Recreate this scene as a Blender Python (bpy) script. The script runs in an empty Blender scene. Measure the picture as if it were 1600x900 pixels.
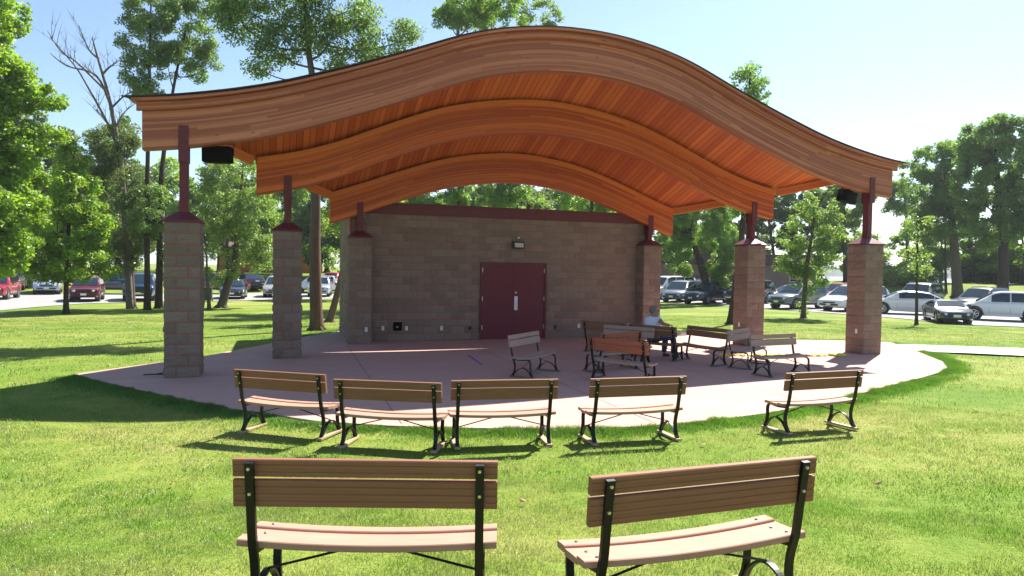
import bpy, bmesh, math, random
import numpy as np
from mathutils import Vector, Matrix, Euler
R = math.radians
random.seed(7); rng = np.random.default_rng(7)
scn = bpy.context.scene

# ------------------------------------------------------------------ camera, sky, sun, exposure
cam_d = bpy.data.cameras.new('camera'); cam = bpy.data.objects.new('camera', cam_d)
scn.collection.objects.link(cam)
PITCH, ROLL = 0.0295, 0.0156
fw = Vector((0, math.cos(PITCH), -math.sin(PITCH))); up0 = Vector((0, math.sin(PITCH), math.cos(PITCH))); r0 = Vector((1, 0, 0))
rt = math.cos(ROLL)*r0 + math.sin(ROLL)*up0; upv = -math.sin(ROLL)*r0 + math.cos(ROLL)*up0
M = Matrix((rt, upv, -fw)).transposed().to_4x4(); M.translation = (0, 0, 2.1376)
cam.matrix_world = M
cam_d.sensor_width = 36; cam_d.lens = 36*1061.73/1600; cam_d.clip_start = .05; cam_d.clip_end = 6000
scn.camera = cam
SUN_DIR = Vector((.513, .725, 1.0)).normalized()          # towards the sun
EL = math.asin(SUN_DIR.z); AZ = math.atan2(SUN_DIR.x, SUN_DIR.y)
wd = bpy.data.worlds.new('World'); scn.world = wd; wd.use_nodes = True
wn = wd.node_tree.nodes; wl = wd.node_tree.links
sky = wn.new('ShaderNodeTexSky'); sky.sky_type = 'NISHITA'; sky.sun_disc = False
sky.sun_elevation = EL; sky.sun_rotation = AZ
sky.air_density = 1.0; sky.dust_density = .5; sky.ozone_density = 2.6
bg = wn['Background']; bg.inputs['Strength'].default_value = .068
wl.new(sky.outputs[0], bg.inputs[0])
sun_d = bpy.data.lights.new('sun', 'SUN'); sun = bpy.data.objects.new('sun', sun_d); scn.collection.objects.link(sun)
sun_d.energy = 4.7; sun_d.angle = R(.5); sun_d.color = (1, .95, .86)
sun.rotation_euler = (-SUN_DIR).to_track_quat('-Z', 'Y').to_euler(); sun.location = (20, 30, 40)
scn.view_settings.view_transform = 'Standard'; scn.view_settings.look = 'None'
scn.view_settings.exposure = 1.55; scn.view_settings.gamma = 1
scn.cycles.max_bounces = 8; scn.cycles.diffuse_bounces = 4; scn.cycles.glossy_bounces = 3
scn.cycles.transmission_bounces = 4; scn.cycles.transparent_max_bounces = 6
scn.cycles.use_denoising = True; scn.cycles.sample_clamp_indirect = 6

# ------------------------------------------------------------------ helpers
def tag(o, label=None, cat=None, group=None, kind=None):
    if label: o['label'] = label
    if cat: o['category'] = cat
    if group: o['group'] = group
    if kind: o['kind'] = kind
    return o
def link(o, parent=None):
    scn.collection.objects.link(o)
    if parent: o.parent = parent
    return o
def empty(name, loc, rz=0.0):
    o = bpy.data.objects.new(name, None); o.location = loc; o.rotation_euler = (0, 0, rz); o.empty_display_size = .3
    return link(o)
class MB:
    def __init__(s): s.v = []; s.f = []; s.uv = []; s.has_uv = False
    def add(s, vs, fs, uvs=None):
        n = len(s.v); s.v += [tuple(q) for q in vs]
        for i, f in enumerate(fs):
            s.f.append([n+k for k in f]); s.uv.append(uvs[i] if uvs else None)
        if uvs: s.has_uv = True
        return s
    def box(s, c, d, rot=None, taper=1.0):
        x, y, z = d[0]/2, d[1]/2, d[2]/2
        vs = [Vector((sx*x*(taper if sz > 0 else 1), sy*y*(taper if sz > 0 else 1), sz*z)) for sz in (-1, 1) for sy in (-1, 1) for sx in (-1, 1)]
        if rot is not None: vs = [rot @ q for q in vs]
        vs = [q+Vector(c) for q in vs]
        return s.add(vs, [(0, 2, 3, 1), (4, 5, 7, 6), (0, 1, 5, 4), (2, 6, 7, 3), (0, 4, 6, 2), (1, 3, 7, 5)])
    def tube(s, pts, rad, n=8, cap=True):
        pts = [Vector(q) for q in pts]
        if not hasattr(rad, '__len__'): rad = [rad]*len(pts)
        rings = []; prev = None
        for i, q in enumerate(pts):
            t = (pts[min(i+1, len(pts)-1)]-pts[max(i-1, 0)])
            if t.length < 1e-9: t = Vector((0, 0, 1))
            t.normalize()
            a = prev if prev is not None else (Vector((1, 0, 0)) if abs(t.x) < .8 else Vector((0, 1, 0)))
            a = (a-t*a.dot(t)).normalized(); b = t.cross(a); prev = a
            rings.append([q+(a*math.cos(2*math.pi*k/n)+b*math.sin(2*math.pi*k/n))*rad[i] for k in range(n)])
        vs = [q for r in rings for q in r]; fs = []
        for i in range(len(pts)-1):
            for k in range(n):
                fs.append((i*n+k, i*n+(k+1) % n, (i+1)*n+(k+1) % n, (i+1)*n+k))
        if cap: fs += [tuple(range(n))[::-1], tuple((len(pts)-1)*n+k for k in range(n))]
        return s.add(vs, fs)
    def bar(s, pts, w, t, wx=Vector((1, 0, 0))):
        """flat bar: rectangular section, width w along wx, thickness t in the plane of the path"""
        pts = [Vector(q) for q in pts]; vs = []; fs = []
        for i, q in enumerate(pts):
            d = (pts[min(i+1, len(pts)-1)]-pts[max(i-1, 0)]).normalized(); nn = d.cross(wx).normalized()
            for a, b in ((-1, -1), (1, -1), (1, 1), (-1, 1)): vs.append(q+wx*(a*w/2)+nn*(b*t/2))
        for i in range(len(pts)-1):
            for k in range(4): fs.append((i*4+k, i*4+(k+1) % 4, (i+1)*4+(k+1) % 4, (i+1)*4+k))
        fs += [(3, 2, 1, 0), tuple((len(pts)-1)*4+k for k in range(4))]
        return s.add(vs, fs)
    def prism(s, poly, z0, z1):
        n = len(poly); vs = [(x, y, z0) for x, y in poly]+[(x, y, z1) for x, y in poly]
        return s.add(vs, [tuple(range(n))[::-1], tuple(range(n, 2*n))]+[(i, (i+1) % n, n+(i+1) % n, n+i) for i in range(n)])
    def mesh(s, name):
        me = bpy.data.meshes.new(name); me.from_pydata(s.v, [], s.f)
        if s.has_uv:
            l = me.uv_layers.new(name='UVMap'); k = 0
            for i, f in enumerate(s.f):
                for j in range(len(f)):
                    l.data[k].uv = s.uv[i][j] if s.uv[i] else (0, 0); k += 1
        return me
    def build(s, name, mat, parent=None, smooth=False, fix=True, bevel=0):
        me = s.mesh(name)
        if fix:
            bm = bmesh.new(); bm.from_mesh(me); bmesh.ops.recalc_face_normals(bm, faces=bm.faces)
            if bevel: bmesh.ops.bevel(bm, geom=[e for e in bm.edges if e.is_manifold and e.calc_face_angle(0) > .6], offset=bevel, segments=2, affect='EDGES', clamp_overlap=True)
            bm.to_mesh(me); bm.free()
        if smooth:
            me.polygons.foreach_set('use_smooth', [True]*len(me.polygons))
            if smooth != 1: me.set_sharp_from_angle(angle=smooth)
        me.materials.append(mat)
        return link(bpy.data.objects.new(name, me), parent)

# ------------------------------------------------------------------ materials
class NT:
    def __init__(s, name):
        s.m = bpy.data.materials.new(name); s.m.use_nodes = True; s.t = s.m.node_tree; s.n = s.t.nodes
        s.p = s.n['Principled BSDF']; s.out = s.n['Material Output']
    def node(s, ty, **kw):
        d = s.n.new(ty)
        for k, v in kw.items():
            if k in d.inputs.keys(): d.inputs[k].default_value = v
            else: setattr(d, k, v)
        return d
    def l(s, a, b): s.t.links.new(a, b)
    def coord(s, which='Object'): return s.node('ShaderNodeTexCoord').outputs[which]
    def map(s, src, scale=(1, 1, 1), loc=(0, 0, 0), rot=(0, 0, 0)):
        d = s.node('ShaderNodeMapping'); d.inputs['Scale'].default_value = scale; d.inputs['Location'].default_value = loc; d.inputs['Rotation'].default_value = rot
        s.l(src, d.inputs['Vector']); return d.outputs[0]
    def noise(s, src, scale, detail=4, rough=.55, dist=0):
        d = s.node('ShaderNodeTexNoise'); d.inputs['Scale'].default_value = scale; d.inputs['Detail'].default_value = detail
        d.inputs['Roughness'].default_value = rough; d.inputs['Distortion'].default_value = dist
        if src is not None: s.l(src, d.inputs['Vector'])
        return d.outputs['Fac']
    def ramp(s, src, stops):
        d = s.node('ShaderNodeValToRGB'); e = d.color_ramp.elements
        while len(e) < len(stops): e.new(.5)
        for i, (p, c) in enumerate(stops): e[i].position = p; e[i].color = (*c, 1) if len(c) == 3 else c
        s.l(src, d.inputs[0]); return d.outputs[0]
    def mix(s, fac, a, b, mode='MIX'):
        d = s.node('ShaderNodeMix', data_type='RGBA', blend_type=mode)
        for k, v in ((0, fac), (6, a), (7, b)):
            if isinstance(v, (int, float)): d.inputs[k].default_value = v
            elif isinstance(v, tuple): d.inputs[k].default_value = (*v, 1)
            else: s.l(v, d.inputs[k])
        return d.outputs[2]
    def math(s, op, a, b=0.0):
        d = s.node('ShaderNodeMath', operation=op)
        for k, v in ((0, a), (1, b)):
            if isinstance(v, (int, float)): d.inputs[k].default_value = v
            else: s.l(v, d.inputs[k])
        return d.outputs[0]
    def color(s, c):
        if isinstance(c, tuple): s.p.inputs['Base Color'].default_value = (*c, 1)
        else: s.l(c, s.p.inputs['Base Color'])
    def set(s, rough=.6, metal=0.0, spec=.5, coat=0.0):
        s.p.inputs['Metallic'].default_value = metal; s.p.inputs['Specular IOR Level'].default_value = spec
        s.p.inputs['Coat Weight'].default_value = coat
        if isinstance(rough, float): s.p.inputs['Roughness'].default_value = rough
        else: s.l(rough, s.p.inputs['Roughness'])
    def bump(s, h, strength=.4, dist=.01):
        d = s.node('ShaderNodeBump'); d.inputs['Strength'].default_value = strength; d.inputs['Distance'].default_value = dist
        s.l(h, d.inputs['Height']); s.l(d.outputs[0], s.p.inputs['Normal'])

def plain(name, c, rough=.5, metal=0.0, var=.12, scale=8, spec=.5, coat=0.0):
    t = NT(name); n = t.noise(t.coord(), scale, 5)
    t.color(t.mix(n, tuple(k*(1-var) for k in c), tuple(min(1, k*(1+var)) for k in c))); t.set(rough, metal, spec, coat)
    return t.m

def lam_wood(name, c1, c2, dark):
    """glue-laminated timber: UV in metres, u along the beam, v across the laminations"""
    t = NT(name); uv = t.coord('UV')
    sp_ = t.node('ShaderNodeSeparateXYZ'); t.l(uv, sp_.inputs[0])
    rv = t.math('DIVIDE', sp_.outputs[1], .038); row = t.math('FLOOR', rv)
    w1 = t.node('ShaderNodeTexWhiteNoise', noise_dimensions='1D'); t.l(row, w1.inputs['W'])
    ru = t.math('DIVIDE', t.math('ADD', sp_.outputs[0], t.math('MULTIPLY', w1.outputs['Value'], 9.0)), 3.4); bi = t.math('FLOOR', ru)
    cb = t.node('ShaderNodeCombineXYZ'); t.l(row, cb.inputs[0]); t.l(bi, cb.inputs[1])
    w2 = t.node('ShaderNodeTexWhiteNoise', noise_dimensions='2D'); t.l(cb.outputs[0], w2.inputs['Vector'])
    line = t.math('LESS_THAN', t.math('FRACT', rv), .07); end = t.math('LESS_THAN', t.math('FRACT', ru), .0014)
    board = t.math('POWER', w2.outputs['Value'], 1.5); seam = t.math('MAXIMUM', t.math('MULTIPLY', line, .45), end)
    grain = t.noise(t.map(uv, (1.2, 55, 1)), 1.6, 6, .65, .6)
    big = t.noise(t.map(uv, (.5, 3, 1)), 1.0, 3)
    fac = t.math('ADD', t.math('MULTIPLY', board, .68), t.math('MULTIPLY', grain, .38))
    col = t.ramp(fac, [(.1, c1), (.55, tuple((a+c)/2 for a, c in zip(c1, c2))), (.95, c2)])
    col = t.mix(t.math('MULTIPLY', big, .35), col, dark)
    v = t.node('ShaderNodeTexVoronoi'); v.inputs['Scale'].default_value = 1.0
    t.l(t.map(uv, (1.5, 7, 1)), v.inputs['Vector'])
    knot = t.math('LESS_THAN', t.math('ADD', v.outputs['Distance'], t.math('MULTIPLY', grain, .06)), .10)
    col = t.mix(t.math('MULTIPLY', knot, .75), col, tuple(k*.28 for k in dark))
    col = t.mix(t.math('MULTIPLY', seam, .55), col, tuple(k*.4 for k in dark))
    t.color(col); t.set(.55, 0.0, .3); t.bump(grain, .25, .003)
    return t.m
def plank_wood(name, c1, c2, width):
    t = NT(name); uv = t.coord('UV')
    sw = t.map(uv, (1, 1, 1), rot=(0, 0, R(90)))
    b = t.node('ShaderNodeTexBrick', offset=.5, offset_frequency=2)
    for k, v in {'Scale': 1.0, 'Mortar Size': .008, 'Mortar Smooth': .3, 'Bias': -.1, 'Brick Width': 60.0, 'Row Height': width}.items(): b.inputs[k].default_value = v
    b.inputs['Color1'].default_value = (0, 0, 0, 1); b.inputs['Color2'].default_value = (1, 1, 1, 1); b.inputs['Mortar'].default_value = (.3, .3, .3, 1)
    t.l(sw, b.inputs['Vector'])
    grain = t.noise(t.map(uv, (40, 1.2, 1)), 1.5, 5, .6, .4)
    fac = t.math('ADD', t.math('MULTIPLY', b.outputs['Color'], .7), t.math('MULTIPLY', grain, .35))
    col = t.ramp(fac, [(.12, c1), (.95, c2)])
    col = t.mix(t.math('MULTIPLY', b.outputs['Fac'], .85), col, tuple(k*.15 for k in c1))
    t.color(col); t.set(.5, 0.0, .3)
    t.bump(t.math('SUBTRACT', t.math('MULTIPLY', grain, .2), b.outputs['Fac']), .6, .006)
    return t.m
def block_mat(name, c1, c2):
    t = NT(name); ob = t.coord(); n1 = t.noise(ob, 34, 6, .7); n2 = t.noise(ob, 5, 3)
    at = t.node('ShaderNodeAttribute', attribute_name='tone')
    base = t.mix(at.outputs['Fac'], c1, c2)
    col = t.mix(t.math('MULTIPLY', n1, .8), base, tuple(k*.55 for k in c1))
    col = t.mix(t.math('MULTIPLY', n2, .3), col, (.23, .2, .16))
    t.color(col); t.set(.93, 0.0, .2); t.bump(n1, .8, .012)
    return t.m
def ground_grass():
    t = NT('lawn_soil'); ob = t.coord()
    n1 = t.noise(ob, .32, 5, .6); n2 = t.noise(ob, 2.2, 5, .65); n3 = t.noise(ob, 24, 3)
    n4 = t.noise(t.map(ob, (.09, .33, 1), rot=(0, 0, R(-18))), 1.0, 4, .6, .4)
    f = t.math('ADD', t.math('MULTIPLY', n1, .4), t.math('ADD', t.math('MULTIPLY', n4, .4), t.math('MULTIPLY', n2, .22)))
    col = t.ramp(f, [(.32, (.075, .155, .014)), (.44, (.13, .21, .024)), (.53, (.22, .27, .05)), (.66, (.38, .34, .12))])
    col = t.mix(t.math('MULTIPLY', n3, .5), col, (.05, .085, .012))
    t.color(col); t.set(.9, 0.0, .1); t.bump(n3, .7, .03)
    return t.m
def leafy(name, d, tr, var=.45, ns=3.0, dry=None, rough=.55):
    """diffuse + translucent, tone varied by a noise in space and, for blades, by the same dry patches as the soil"""
    t = NT(name); ob = t.coord(); n = t.noise(ob, ns, 3)
    if dry:
        n1 = t.noise(ob, .32, 5, .6); n2 = t.noise(ob, 2.2, 5, .65)
        n4 = t.noise(t.map(ob, (.09, .33, 1), rot=(0, 0, R(-18))), 1.0, 4, .6, .4)
        f = t.math('ADD', t.math('MULTIPLY', n1, .4), t.math('ADD', t.math('MULTIPLY', n4, .4), t.math('MULTIPLY', n2, .22)))
        g = t.ramp(f, [(.44, (0, 0, 0)), (.66, (1, 1, 1))])
        at = t.node('ShaderNodeAttribute', attribute_name='tone')
        g = t.math('ADD', t.math('MULTIPLY', g, .62), t.math('MULTIPLY', at.outputs['Fac'], .38))
        dc = t.mix(g, d, dry); tc = t.mix(g, tr, tuple(k*.9 for k in dry))
    else:
        oi = t.node('ShaderNodeObjectInfo')
        at = t.node('ShaderNodeAttribute', attribute_name='tone')
        g = t.math('ADD', t.math('MULTIPLY', n, .5), t.math('MULTIPLY', at.outputs['Fac'], .5))
        lo = tuple(k*(1-var) for k in d); hi = tuple(k*(1+var) for k in d)
        dc = t.mix(g, lo, hi); tc = t.mix(g, tuple(k*(1-var) for k in tr), tuple(k*(1+var) for k in tr))
    t.n.remove(t.p)
    a = t.node('ShaderNodeBsdfDiffuse'); b = t.node('ShaderNodeBsdfTranslucent'); gl = t.node('ShaderNodeBsdfGlossy')
    gl.inputs['Roughness'].default_value = .45; gl.inputs['Color'].default_value = (.9, .95, .9, 1)
    t.l(dc, a.inputs[0]); t.l(tc, b.inputs[0])
    m1 = t.node('ShaderNodeMixShader'); m1.inputs[0].default_value = .52; t.l(a.outputs[0], m1.inputs[1]); t.l(b.outputs[0], m1.inputs[2])
    m2 = t.node('ShaderNodeMixShader'); m2.inputs[0].default_value = .05; t.l(m1.outputs[0], m2.inputs[1]); t.l(gl.outputs[0], m2.inputs[2])
    t.l(m2.outputs[0], t.out.inputs[0])
    return t.m
def bark(name, c):
    t = NT(name); ob = t.coord(); n = t.noise(t.map(ob, (14, 14, 2.2)), 1.0, 6, .7); n2 = t.noise(ob, 1.5, 3)
    t.color(t.mix(n2, t.ramp(n, [(.3, tuple(k*.35 for k in c)), (.7, c)]), tuple(k*.7 for k in c))); t.set(.95, 0.0, .1); t.bump(n, .9, .04)
    return t.m
def concrete(name, c, var=.18, joint=False):
    t = NT(name); ob = t.coord(); n1 = t.noise(ob, .7, 5, .6); n2 = t.noise(ob, 9, 5, .7); n3 = t.noise(ob, 120, 2)
    col = t.mix(n1, tuple(k*(1-var) for k in c), tuple(k*(1+var*.6) for k in c))
    col = t.mix(t.math('MULTIPLY', t.ramp(n2, [(.52, (0, 0, 0)), (.75, (1, 1, 1))]), .3), col, tuple(k*.62 for k in c))
    n5 = t.noise(t.map(ob, (.35, 1.6, 1), rot=(0, 0, R(20))), 1.0, 6, .7, 1.2)
    col = t.mix(t.math('MULTIPLY', t.ramp(n5, [(.5, (0, 0, 0)), (.72, (1, 1, 1))]), .35), col, tuple(k*.66 for k in c))
    col = t.mix(t.math('MULTIPLY', n3, .25), col, tuple(k*.7 for k in c))
    t.color(col); t.set(.85, 0.0, .25); t.bump(n3, .25, .002)
    return t.m
def slat_wood(name, c, c2):
    t = NT(name); ob = t.coord(); g = t.noise(t.map(ob, (2.0, 60, 60)), 1.0, 5, .6, .5); n = t.noise(ob, 3.0, 4)
    t.color(t.mix(t.math('MULTIPLY', n, .8), t.ramp(g, [(.3, c), (.75, c2)]), tuple(k*.8 for k in c))); t.set(.62, 0.0, .25); t.bump(g, .15, .002)
    return t.m
def asphalt():
    t = NT('asphalt'); ob = t.coord(); n = t.noise(ob, .25, 5, .6); n2 = t.noise(ob, 60, 3)
    t.color(t.mix(n, t.mix(n2, (.20, .20, .205), (.27, .27, .275)), (.32, .315, .30))); t.set(.9, 0.0, .3); t.bump(n2, .3, .01)
    return t.m
def water():
    t = NT('lake_water'); ob = t.coord(); n = t.noise(t.map(ob, (.2, .8, 1)), 1.0, 4, .6)
    t.color((.05, .09, .12)); t.set(.12, 0.0, .5); t.bump(n, .5, .15)
    return t.m
def paint(name, c, metal=0.0, rough=.28):
    t = NT(name); n = t.noise(t.coord(), 2.5, 3); t.color(t.mix(n, tuple(k*.92 for k in c), c)); t.set(rough, metal, .5, .8)
    t.p.inputs['Coat Roughness'].default_value = .06
    return t.m

MAT = {}
MAT['beam'] = lam_wood('stained_laminated_timber', (.34, .055, .012), (.74, .185, .042), (.26, .04, .009))
MAT['beam_front'] = lam_wood('weathered_laminated_timber', (.25, .062, .032), (.60, .228, .125), (.23, .05, .027))
MAT['deck'] = plank_wood('stained_soffit_planks', (.45, .085, .017), (.76, .21, .047), .145)
MAT['trim'] = lam_wood('bright_stained_timber', (.60, .15, .035), (.74, .22, .055), (.5, .12, .026))
MAT['shingle'] = plain('dark_roof_shingles', (.045, .038, .034), .9, 0.0, .3, 20)
MAT['maroon'] = plain('maroon_painted_steel', (.13, .022, .030), .5, 0.0, .2, 4, .3)
MAT['maroon_door'] = plain('maroon_door_paint', (.135, .015, .028), .5, 0.0, .12, 3, .3)
MAT['block'] = block_mat('split_face_block', (.225, .162, .128), (.345, .255, .205))
MAT['mortar'] = plain('red_mortar', (.38, .075, .055), .9, 0.0, .25, 14)
MAT['slab'] = concrete('pink_concrete', (.50, .318, .262))
MAT['path'] = concrete('pale_concrete', (.62, .60, .56), .1)
MAT['joint'] = plain('dark_joint', (.05, .04, .04), .95)  # plain dark colour of the slab's control joints
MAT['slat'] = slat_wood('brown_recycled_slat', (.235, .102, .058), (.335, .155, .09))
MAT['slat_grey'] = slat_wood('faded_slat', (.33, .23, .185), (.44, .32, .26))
MAT['slat_red'] = slat_wood('reddish_slat', (.30, .095, .05), (.39, .14, .075))  # orange bounce light on two bench backs, put into a redder colour
MAT['slat_top'] = slat_wood('sunlit_slat', (.40, .22, .155), (.52, .30, .22))  # lawn bench seats: sunlight put into the colour as a paler, pinker tone
MAT['iron'] = plain('black_iron', (.007, .007, .0075), .45, 0.0, .3, 9, .3)
MAT['skid'] = slat_wood('tan_board', (.42, .30, .18), (.56, .42, .27))
MAT['skid_grey'] = slat_wood('grey_board', (.16, .13, .11), (.24, .20, .17))
MAT['bolt'] = plain('zinc_bolt', (.55, .55, .53), .35, 1.0)
MAT['black'] = plain('black_plastic', (.004, .004, .004), .9, 0.0, .1, 8, .08)
MAT['white'] = plain('white_plastic', (.75, .73, .70), .5)
MAT['steel'] = plain('brushed_steel', (.62, .62, .62), .35, .9)
MAT['lens'] = plain('lamp_lens', (.55, .50, .42), .3)
MAT['bronze'] = plain('dark_bronze', (.05, .032, .025), .5)
MAT['yellow'] = plain('yellow_vinyl', (.80, .55, .03), .5)
MAT['orange'] = plain('orange_vinyl', (.75, .16, .03), .5)
MAT['lime'] = plain('yellow_green_vinyl', (.58, .58, .04), .5)
MAT['blue_line'] = plain('blue_chalk', (.05, .09, .35), .9)
MAT['asphalt'] = asphalt(); MAT['kerb'] = concrete('kerb_concrete', (.52, .51, .48), .1)
MAT['lawn'] = ground_grass(); MAT['water'] = water()
MAT['blade'] = leafy('grass_blade', (.085, .195, .016), (.15, .305, .02), dry=(.47, .42, .16))
MAT['bark'] = bark('grey_brown_bark', (.17, .13, .10)); MAT['bark_dark'] = bark('dark_bark', (.085, .065, .05)); MAT['bark_pale'] = bark('dead_bark', (.24, .20, .17))
MAT['leaf_maple'] = leafy('maple_leaf', (.15, .26, .022), (.32, .50, .03))
MAT['leaf_green'] = leafy('green_leaf', (.11, .20, .032), (.25, .42, .045))
MAT['leaf_ash'] = leafy('ash_leaf', (.11, .185, .042), (.24, .38, .065))
MAT['leaf_pale'] = leafy('pale_leaf', (.14, .22, .05), (.29, .43, .07))
MAT['leaf_olive'] = leafy('olive_leaf', (.095, .135, .036), (.18, .25, .055))
MAT['leaf_dark'] = leafy('dark_leaf', (.075, .14, .028), (.15, .27, .035))
MAT['tyre'] = plain('tyre_rubber', (.015, .015, .016), .85); MAT['rim'] = plain('alloy_rim', (.55, .55, .56), .3, .8)
MAT['glass'] = plain('tinted_glass', (.012, .018, .024), .04, 0.0, .1, 2, .9); MAT['lamp'] = plain('headlamp', (.75, .76, .78), .12, .3); MAT['tail'] = plain('tail_lamp', (.35, .01, .012), .2)
MAT['windscreen'] = plain('windscreen_glass', (.02, .035, .05), .03, 0.0, .1, 2, .5)
MAT['trim_black'] = plain('black_trim', (.02, .02, .021), .6); MAT['chrome'] = plain('chrome', (.7, .7, .7), .15, 1.0)

# ------------------------------------------------------------------ terrain
CX, CY, TH = 1.6264, 15.5533, .3299
def ss(a, b, x):
    t = np.clip((np.asarray(x, float)-a)/(b-a), 0, 1); return t*t*(3-2*t)
def uvw(x, y):
    dx, dy = x-CX, y-CY; c, s = math.cos(TH), math.sin(TH)
    return dx*c+dy*s, -dx*s+dy*c
def ground(x, y):
    x = np.asarray(x, float); y = np.asarray(y, float)
    u, v = uvw(x, y); D = np.hypot(x, y); az = np.arctan2(x, y); k = -(v+7.0)
    near = np.minimum(.1*.35*np.log1p(np.exp(np.clip(k/.35, -40, 40))), 1.2)*(1-.15*ss(-.6, 1.2, x))
    z = -.03+near-(.55-.2*ss(0, .4, az))*ss(20, 42, D)+1.65*ss(66, 82, D)
    w = np.where((az > 0) & (az < 2), ss(.02, .16, az), 0)
    return z-w*6*ss(90, 130, D)
def gz(x, y): return float(ground(x, y))
def st(u, v):
    c, s = math.cos(TH), math.sin(TH); return CX+u*c-v*s, CY+u*s+v*c
rad = np.concatenate([[.01, .8], np.arange(1.6, 14, .45), np.arange(14, 44, 1.4), np.arange(44, 100, 2.5), [106, 114, 124, 140, 170, 220, 300, 420, 600]])
NA = 240; an = np.linspace(0, 2*np.pi, NA, endpoint=False)
RR, AA = np.meshgrid(rad, an, indexing='ij'); gx, gy = RR*np.sin(AA), RR*np.cos(AA); gzv = ground(gx, gy)
gzv += .012*np.sin(gx*1.9+np.sin(gy*1.3))*np.cos(gy*1.7)*(RR < 40)
mb = MB(); mb.v = [tuple(q) for q in np.stack([gx, gy, gzv], -1).reshape(-1, 3)]
for i in range(len(rad)-1):
    for k in range(NA): mb.f.append((i*NA+k, (i+1)*NA+k, (i+1)*NA+(k+1) % NA, i*NA+(k+1) % NA)); mb.uv.append(None)
o = mb.build('lawn', MAT['lawn'], smooth=True); tag(o, 'sunlit green park lawn around the stage', 'lawn', kind='structure')
# lake and far hills
mb = MB(); n = 64
mb.add([(0, 0, -2.6)]+[(4500*math.sin(2*math.pi*k/n), 4500*math.cos(2*math.pi*k/n), -2.6) for k in range(n)], [(0, k+1, (k+1) % n+1) for k in range(n)])
tag(mb.build('lake_water', MAT['water']), 'pale lake beyond the park trees', 'lake', kind='structure')
def hills(name, D, a0, a1, hf, mat):
    mb = MB(); N = 160
    for i in range(N+1):
        a = R(a0+(a1-a0)*i/N); h = hf(i/N, a0+(a1-a0)*i/N)
        for (dd, hh) in ((-25, -3), (-8, h*.6-1), (20, h), (120, h*1.15), (260, -3)):
            mb.v.append(((D+dd)*math.sin(a), (D+dd)*math.cos(a), hh))
    for i in range(N):
        for k in range(4): mb.f.append((i*5+k, (i+1)*5+k, (i+1)*5+k+1, i*5+k+1)); mb.uv.append(None)
    return tag(mb.build(name, mat, smooth=True), 'wooded far shore across the lake', 'hills', kind='structure')
hm = NT('wooded_shore'); nn = hm.noise(hm.coord(), .06, 5, .7); hm.color(hm.ramp(nn, [(.3, (.03, .055, .025)), (.7, (.07, .11, .045))])); hm.set(.95, 0.0, .1); hm.bump(nn, 1.0, 6.0)
hills('far_shore_hills', 1150, 8, 60, lambda t, a: 9+4*math.sin(a*1.3)+3*math.sin(a*3.1+1)+1.5*math.sin(a*9)+max(0, a-27)*1.3, hm.m)

# parking lot (sheet following the ground, 10 mm above it, with a kerb)
LOT = [(-75, 24), (-60, 32), (-45, 40), (-37, 45.2), (-34.9, 48.2), (-32.1, 51.2), (-29.5, 52), (-25.2, 53), (-20.6, 54), (-14.8, 56.4), (0, 58), (12.8, 56), (18.3, 51.7), (20.7, 49.3), (25.3, 46.5), (29.5, 44.2), (33.5, 40.8), (37, 41.6), (60, 41)]
la = [q[0] for q in LOT]; lr = [q[1] for q in LOT]
def lot_front(adeg): return np.interp(adeg, la, lr)
mb = MB(); kb = MB(); A = np.arange(-75, 60.01, .75); T = np.linspace(0, 1, 16)
for a in A:
    f0 = lot_front(a); 
    for t in T:
        D = f0+(66.5-f0)*t; x, y = D*math.sin(R(a)), D*math.cos(R(a)); mb.v.append((x, y, gz(x, y)+.03))
nt = len(T)
for i in range(len(A)-1):
    for k in range(nt-1): mb.f.append((i*nt+k, (i+1)*nt+k, (i+1)*nt+k+1, i*nt+k+1)); mb.uv.append(None)
tag(mb.build('parking_lot', MAT['asphalt'], smooth=True), 'grey asphalt parking lot behind the lawn', 'parking lot', kind='structure')

# slab in stage coordinates
SLAB = [(-10.25, .62), (-9.6, -.35), (-8.9, -1.3), (-7.85, -2.65), (-7.2, -3.45), (-6.05, -4.6), (-5.2, -5.08), (-4.44, -5.42), (-2.8, -5.93), (-1.88, -6.03), (-.85, -6.0), (.45, -5.75), (2.23, -5.17), (3.5, -4.7), (4.77, -4.17), (6.02, -3.68), (7.0, -3.25), (7.95, -2.73), (8.9, -1.85), (9.5, -1.0), (9.95, -.4), (10.9, 1.05), (11.45, 1.9), (11.05, 2.5), (10.07, 2.92), (8.0, 3.6), (7.55, 4.7), (7.0, 5.4), (6.3, 6.6), (5.6, 9.0), (-4.5, 9.0), (-4.85, 8.2), (-5.78, 7.05), (-7.15, 4.6), (-8.2, 2.9), (-8.93, 2.06)]
so = empty('stage_slab', (CX, CY, 0), TH); tag(so, 'broad curved pink concrete stage slab on the lawn', 'slab', kind='structure')
MB().prism(SLAB, -.35, 0).build('slab_surface', MAT['slab'], so)
jm = MB()
for pts in ([(-4.86, 4.45), (-5.0, -5.05)], [(-1.6, -5.9), (-1.6, 4.9)], [(1.7, -5.25), (1.7, 4.9)], [(5.0, -4.0), (5.0, 4.9)], [(8.4, -2.2), (8.4, 3.3)], [(-9.8, -.1), (-8.7, -.1)], [(-7.9, -.1), (7.9, -.1)]):
    (a, b), (c, d) = pts; L = math.hypot(c-a, d-b); nx, ny = -(d-b)/L*.005, (c-a)/L*.005
    jm.add([(a+nx, b+ny, .004), (a-nx, b-ny, .004), (c-nx, d-ny, .004), (c+nx, d+ny, .004)], [(0, 1, 2, 3)])
jm.build('control_joint', MAT['joint'], so, fix=False)
bl = MB(); bl.add([(-2.25, 1.75, .004), (-2.2, 1.75, .004), (-2.33, .1, .004), (-2.38, .1, .004)], [(0, 1, 2, 3)])
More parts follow.
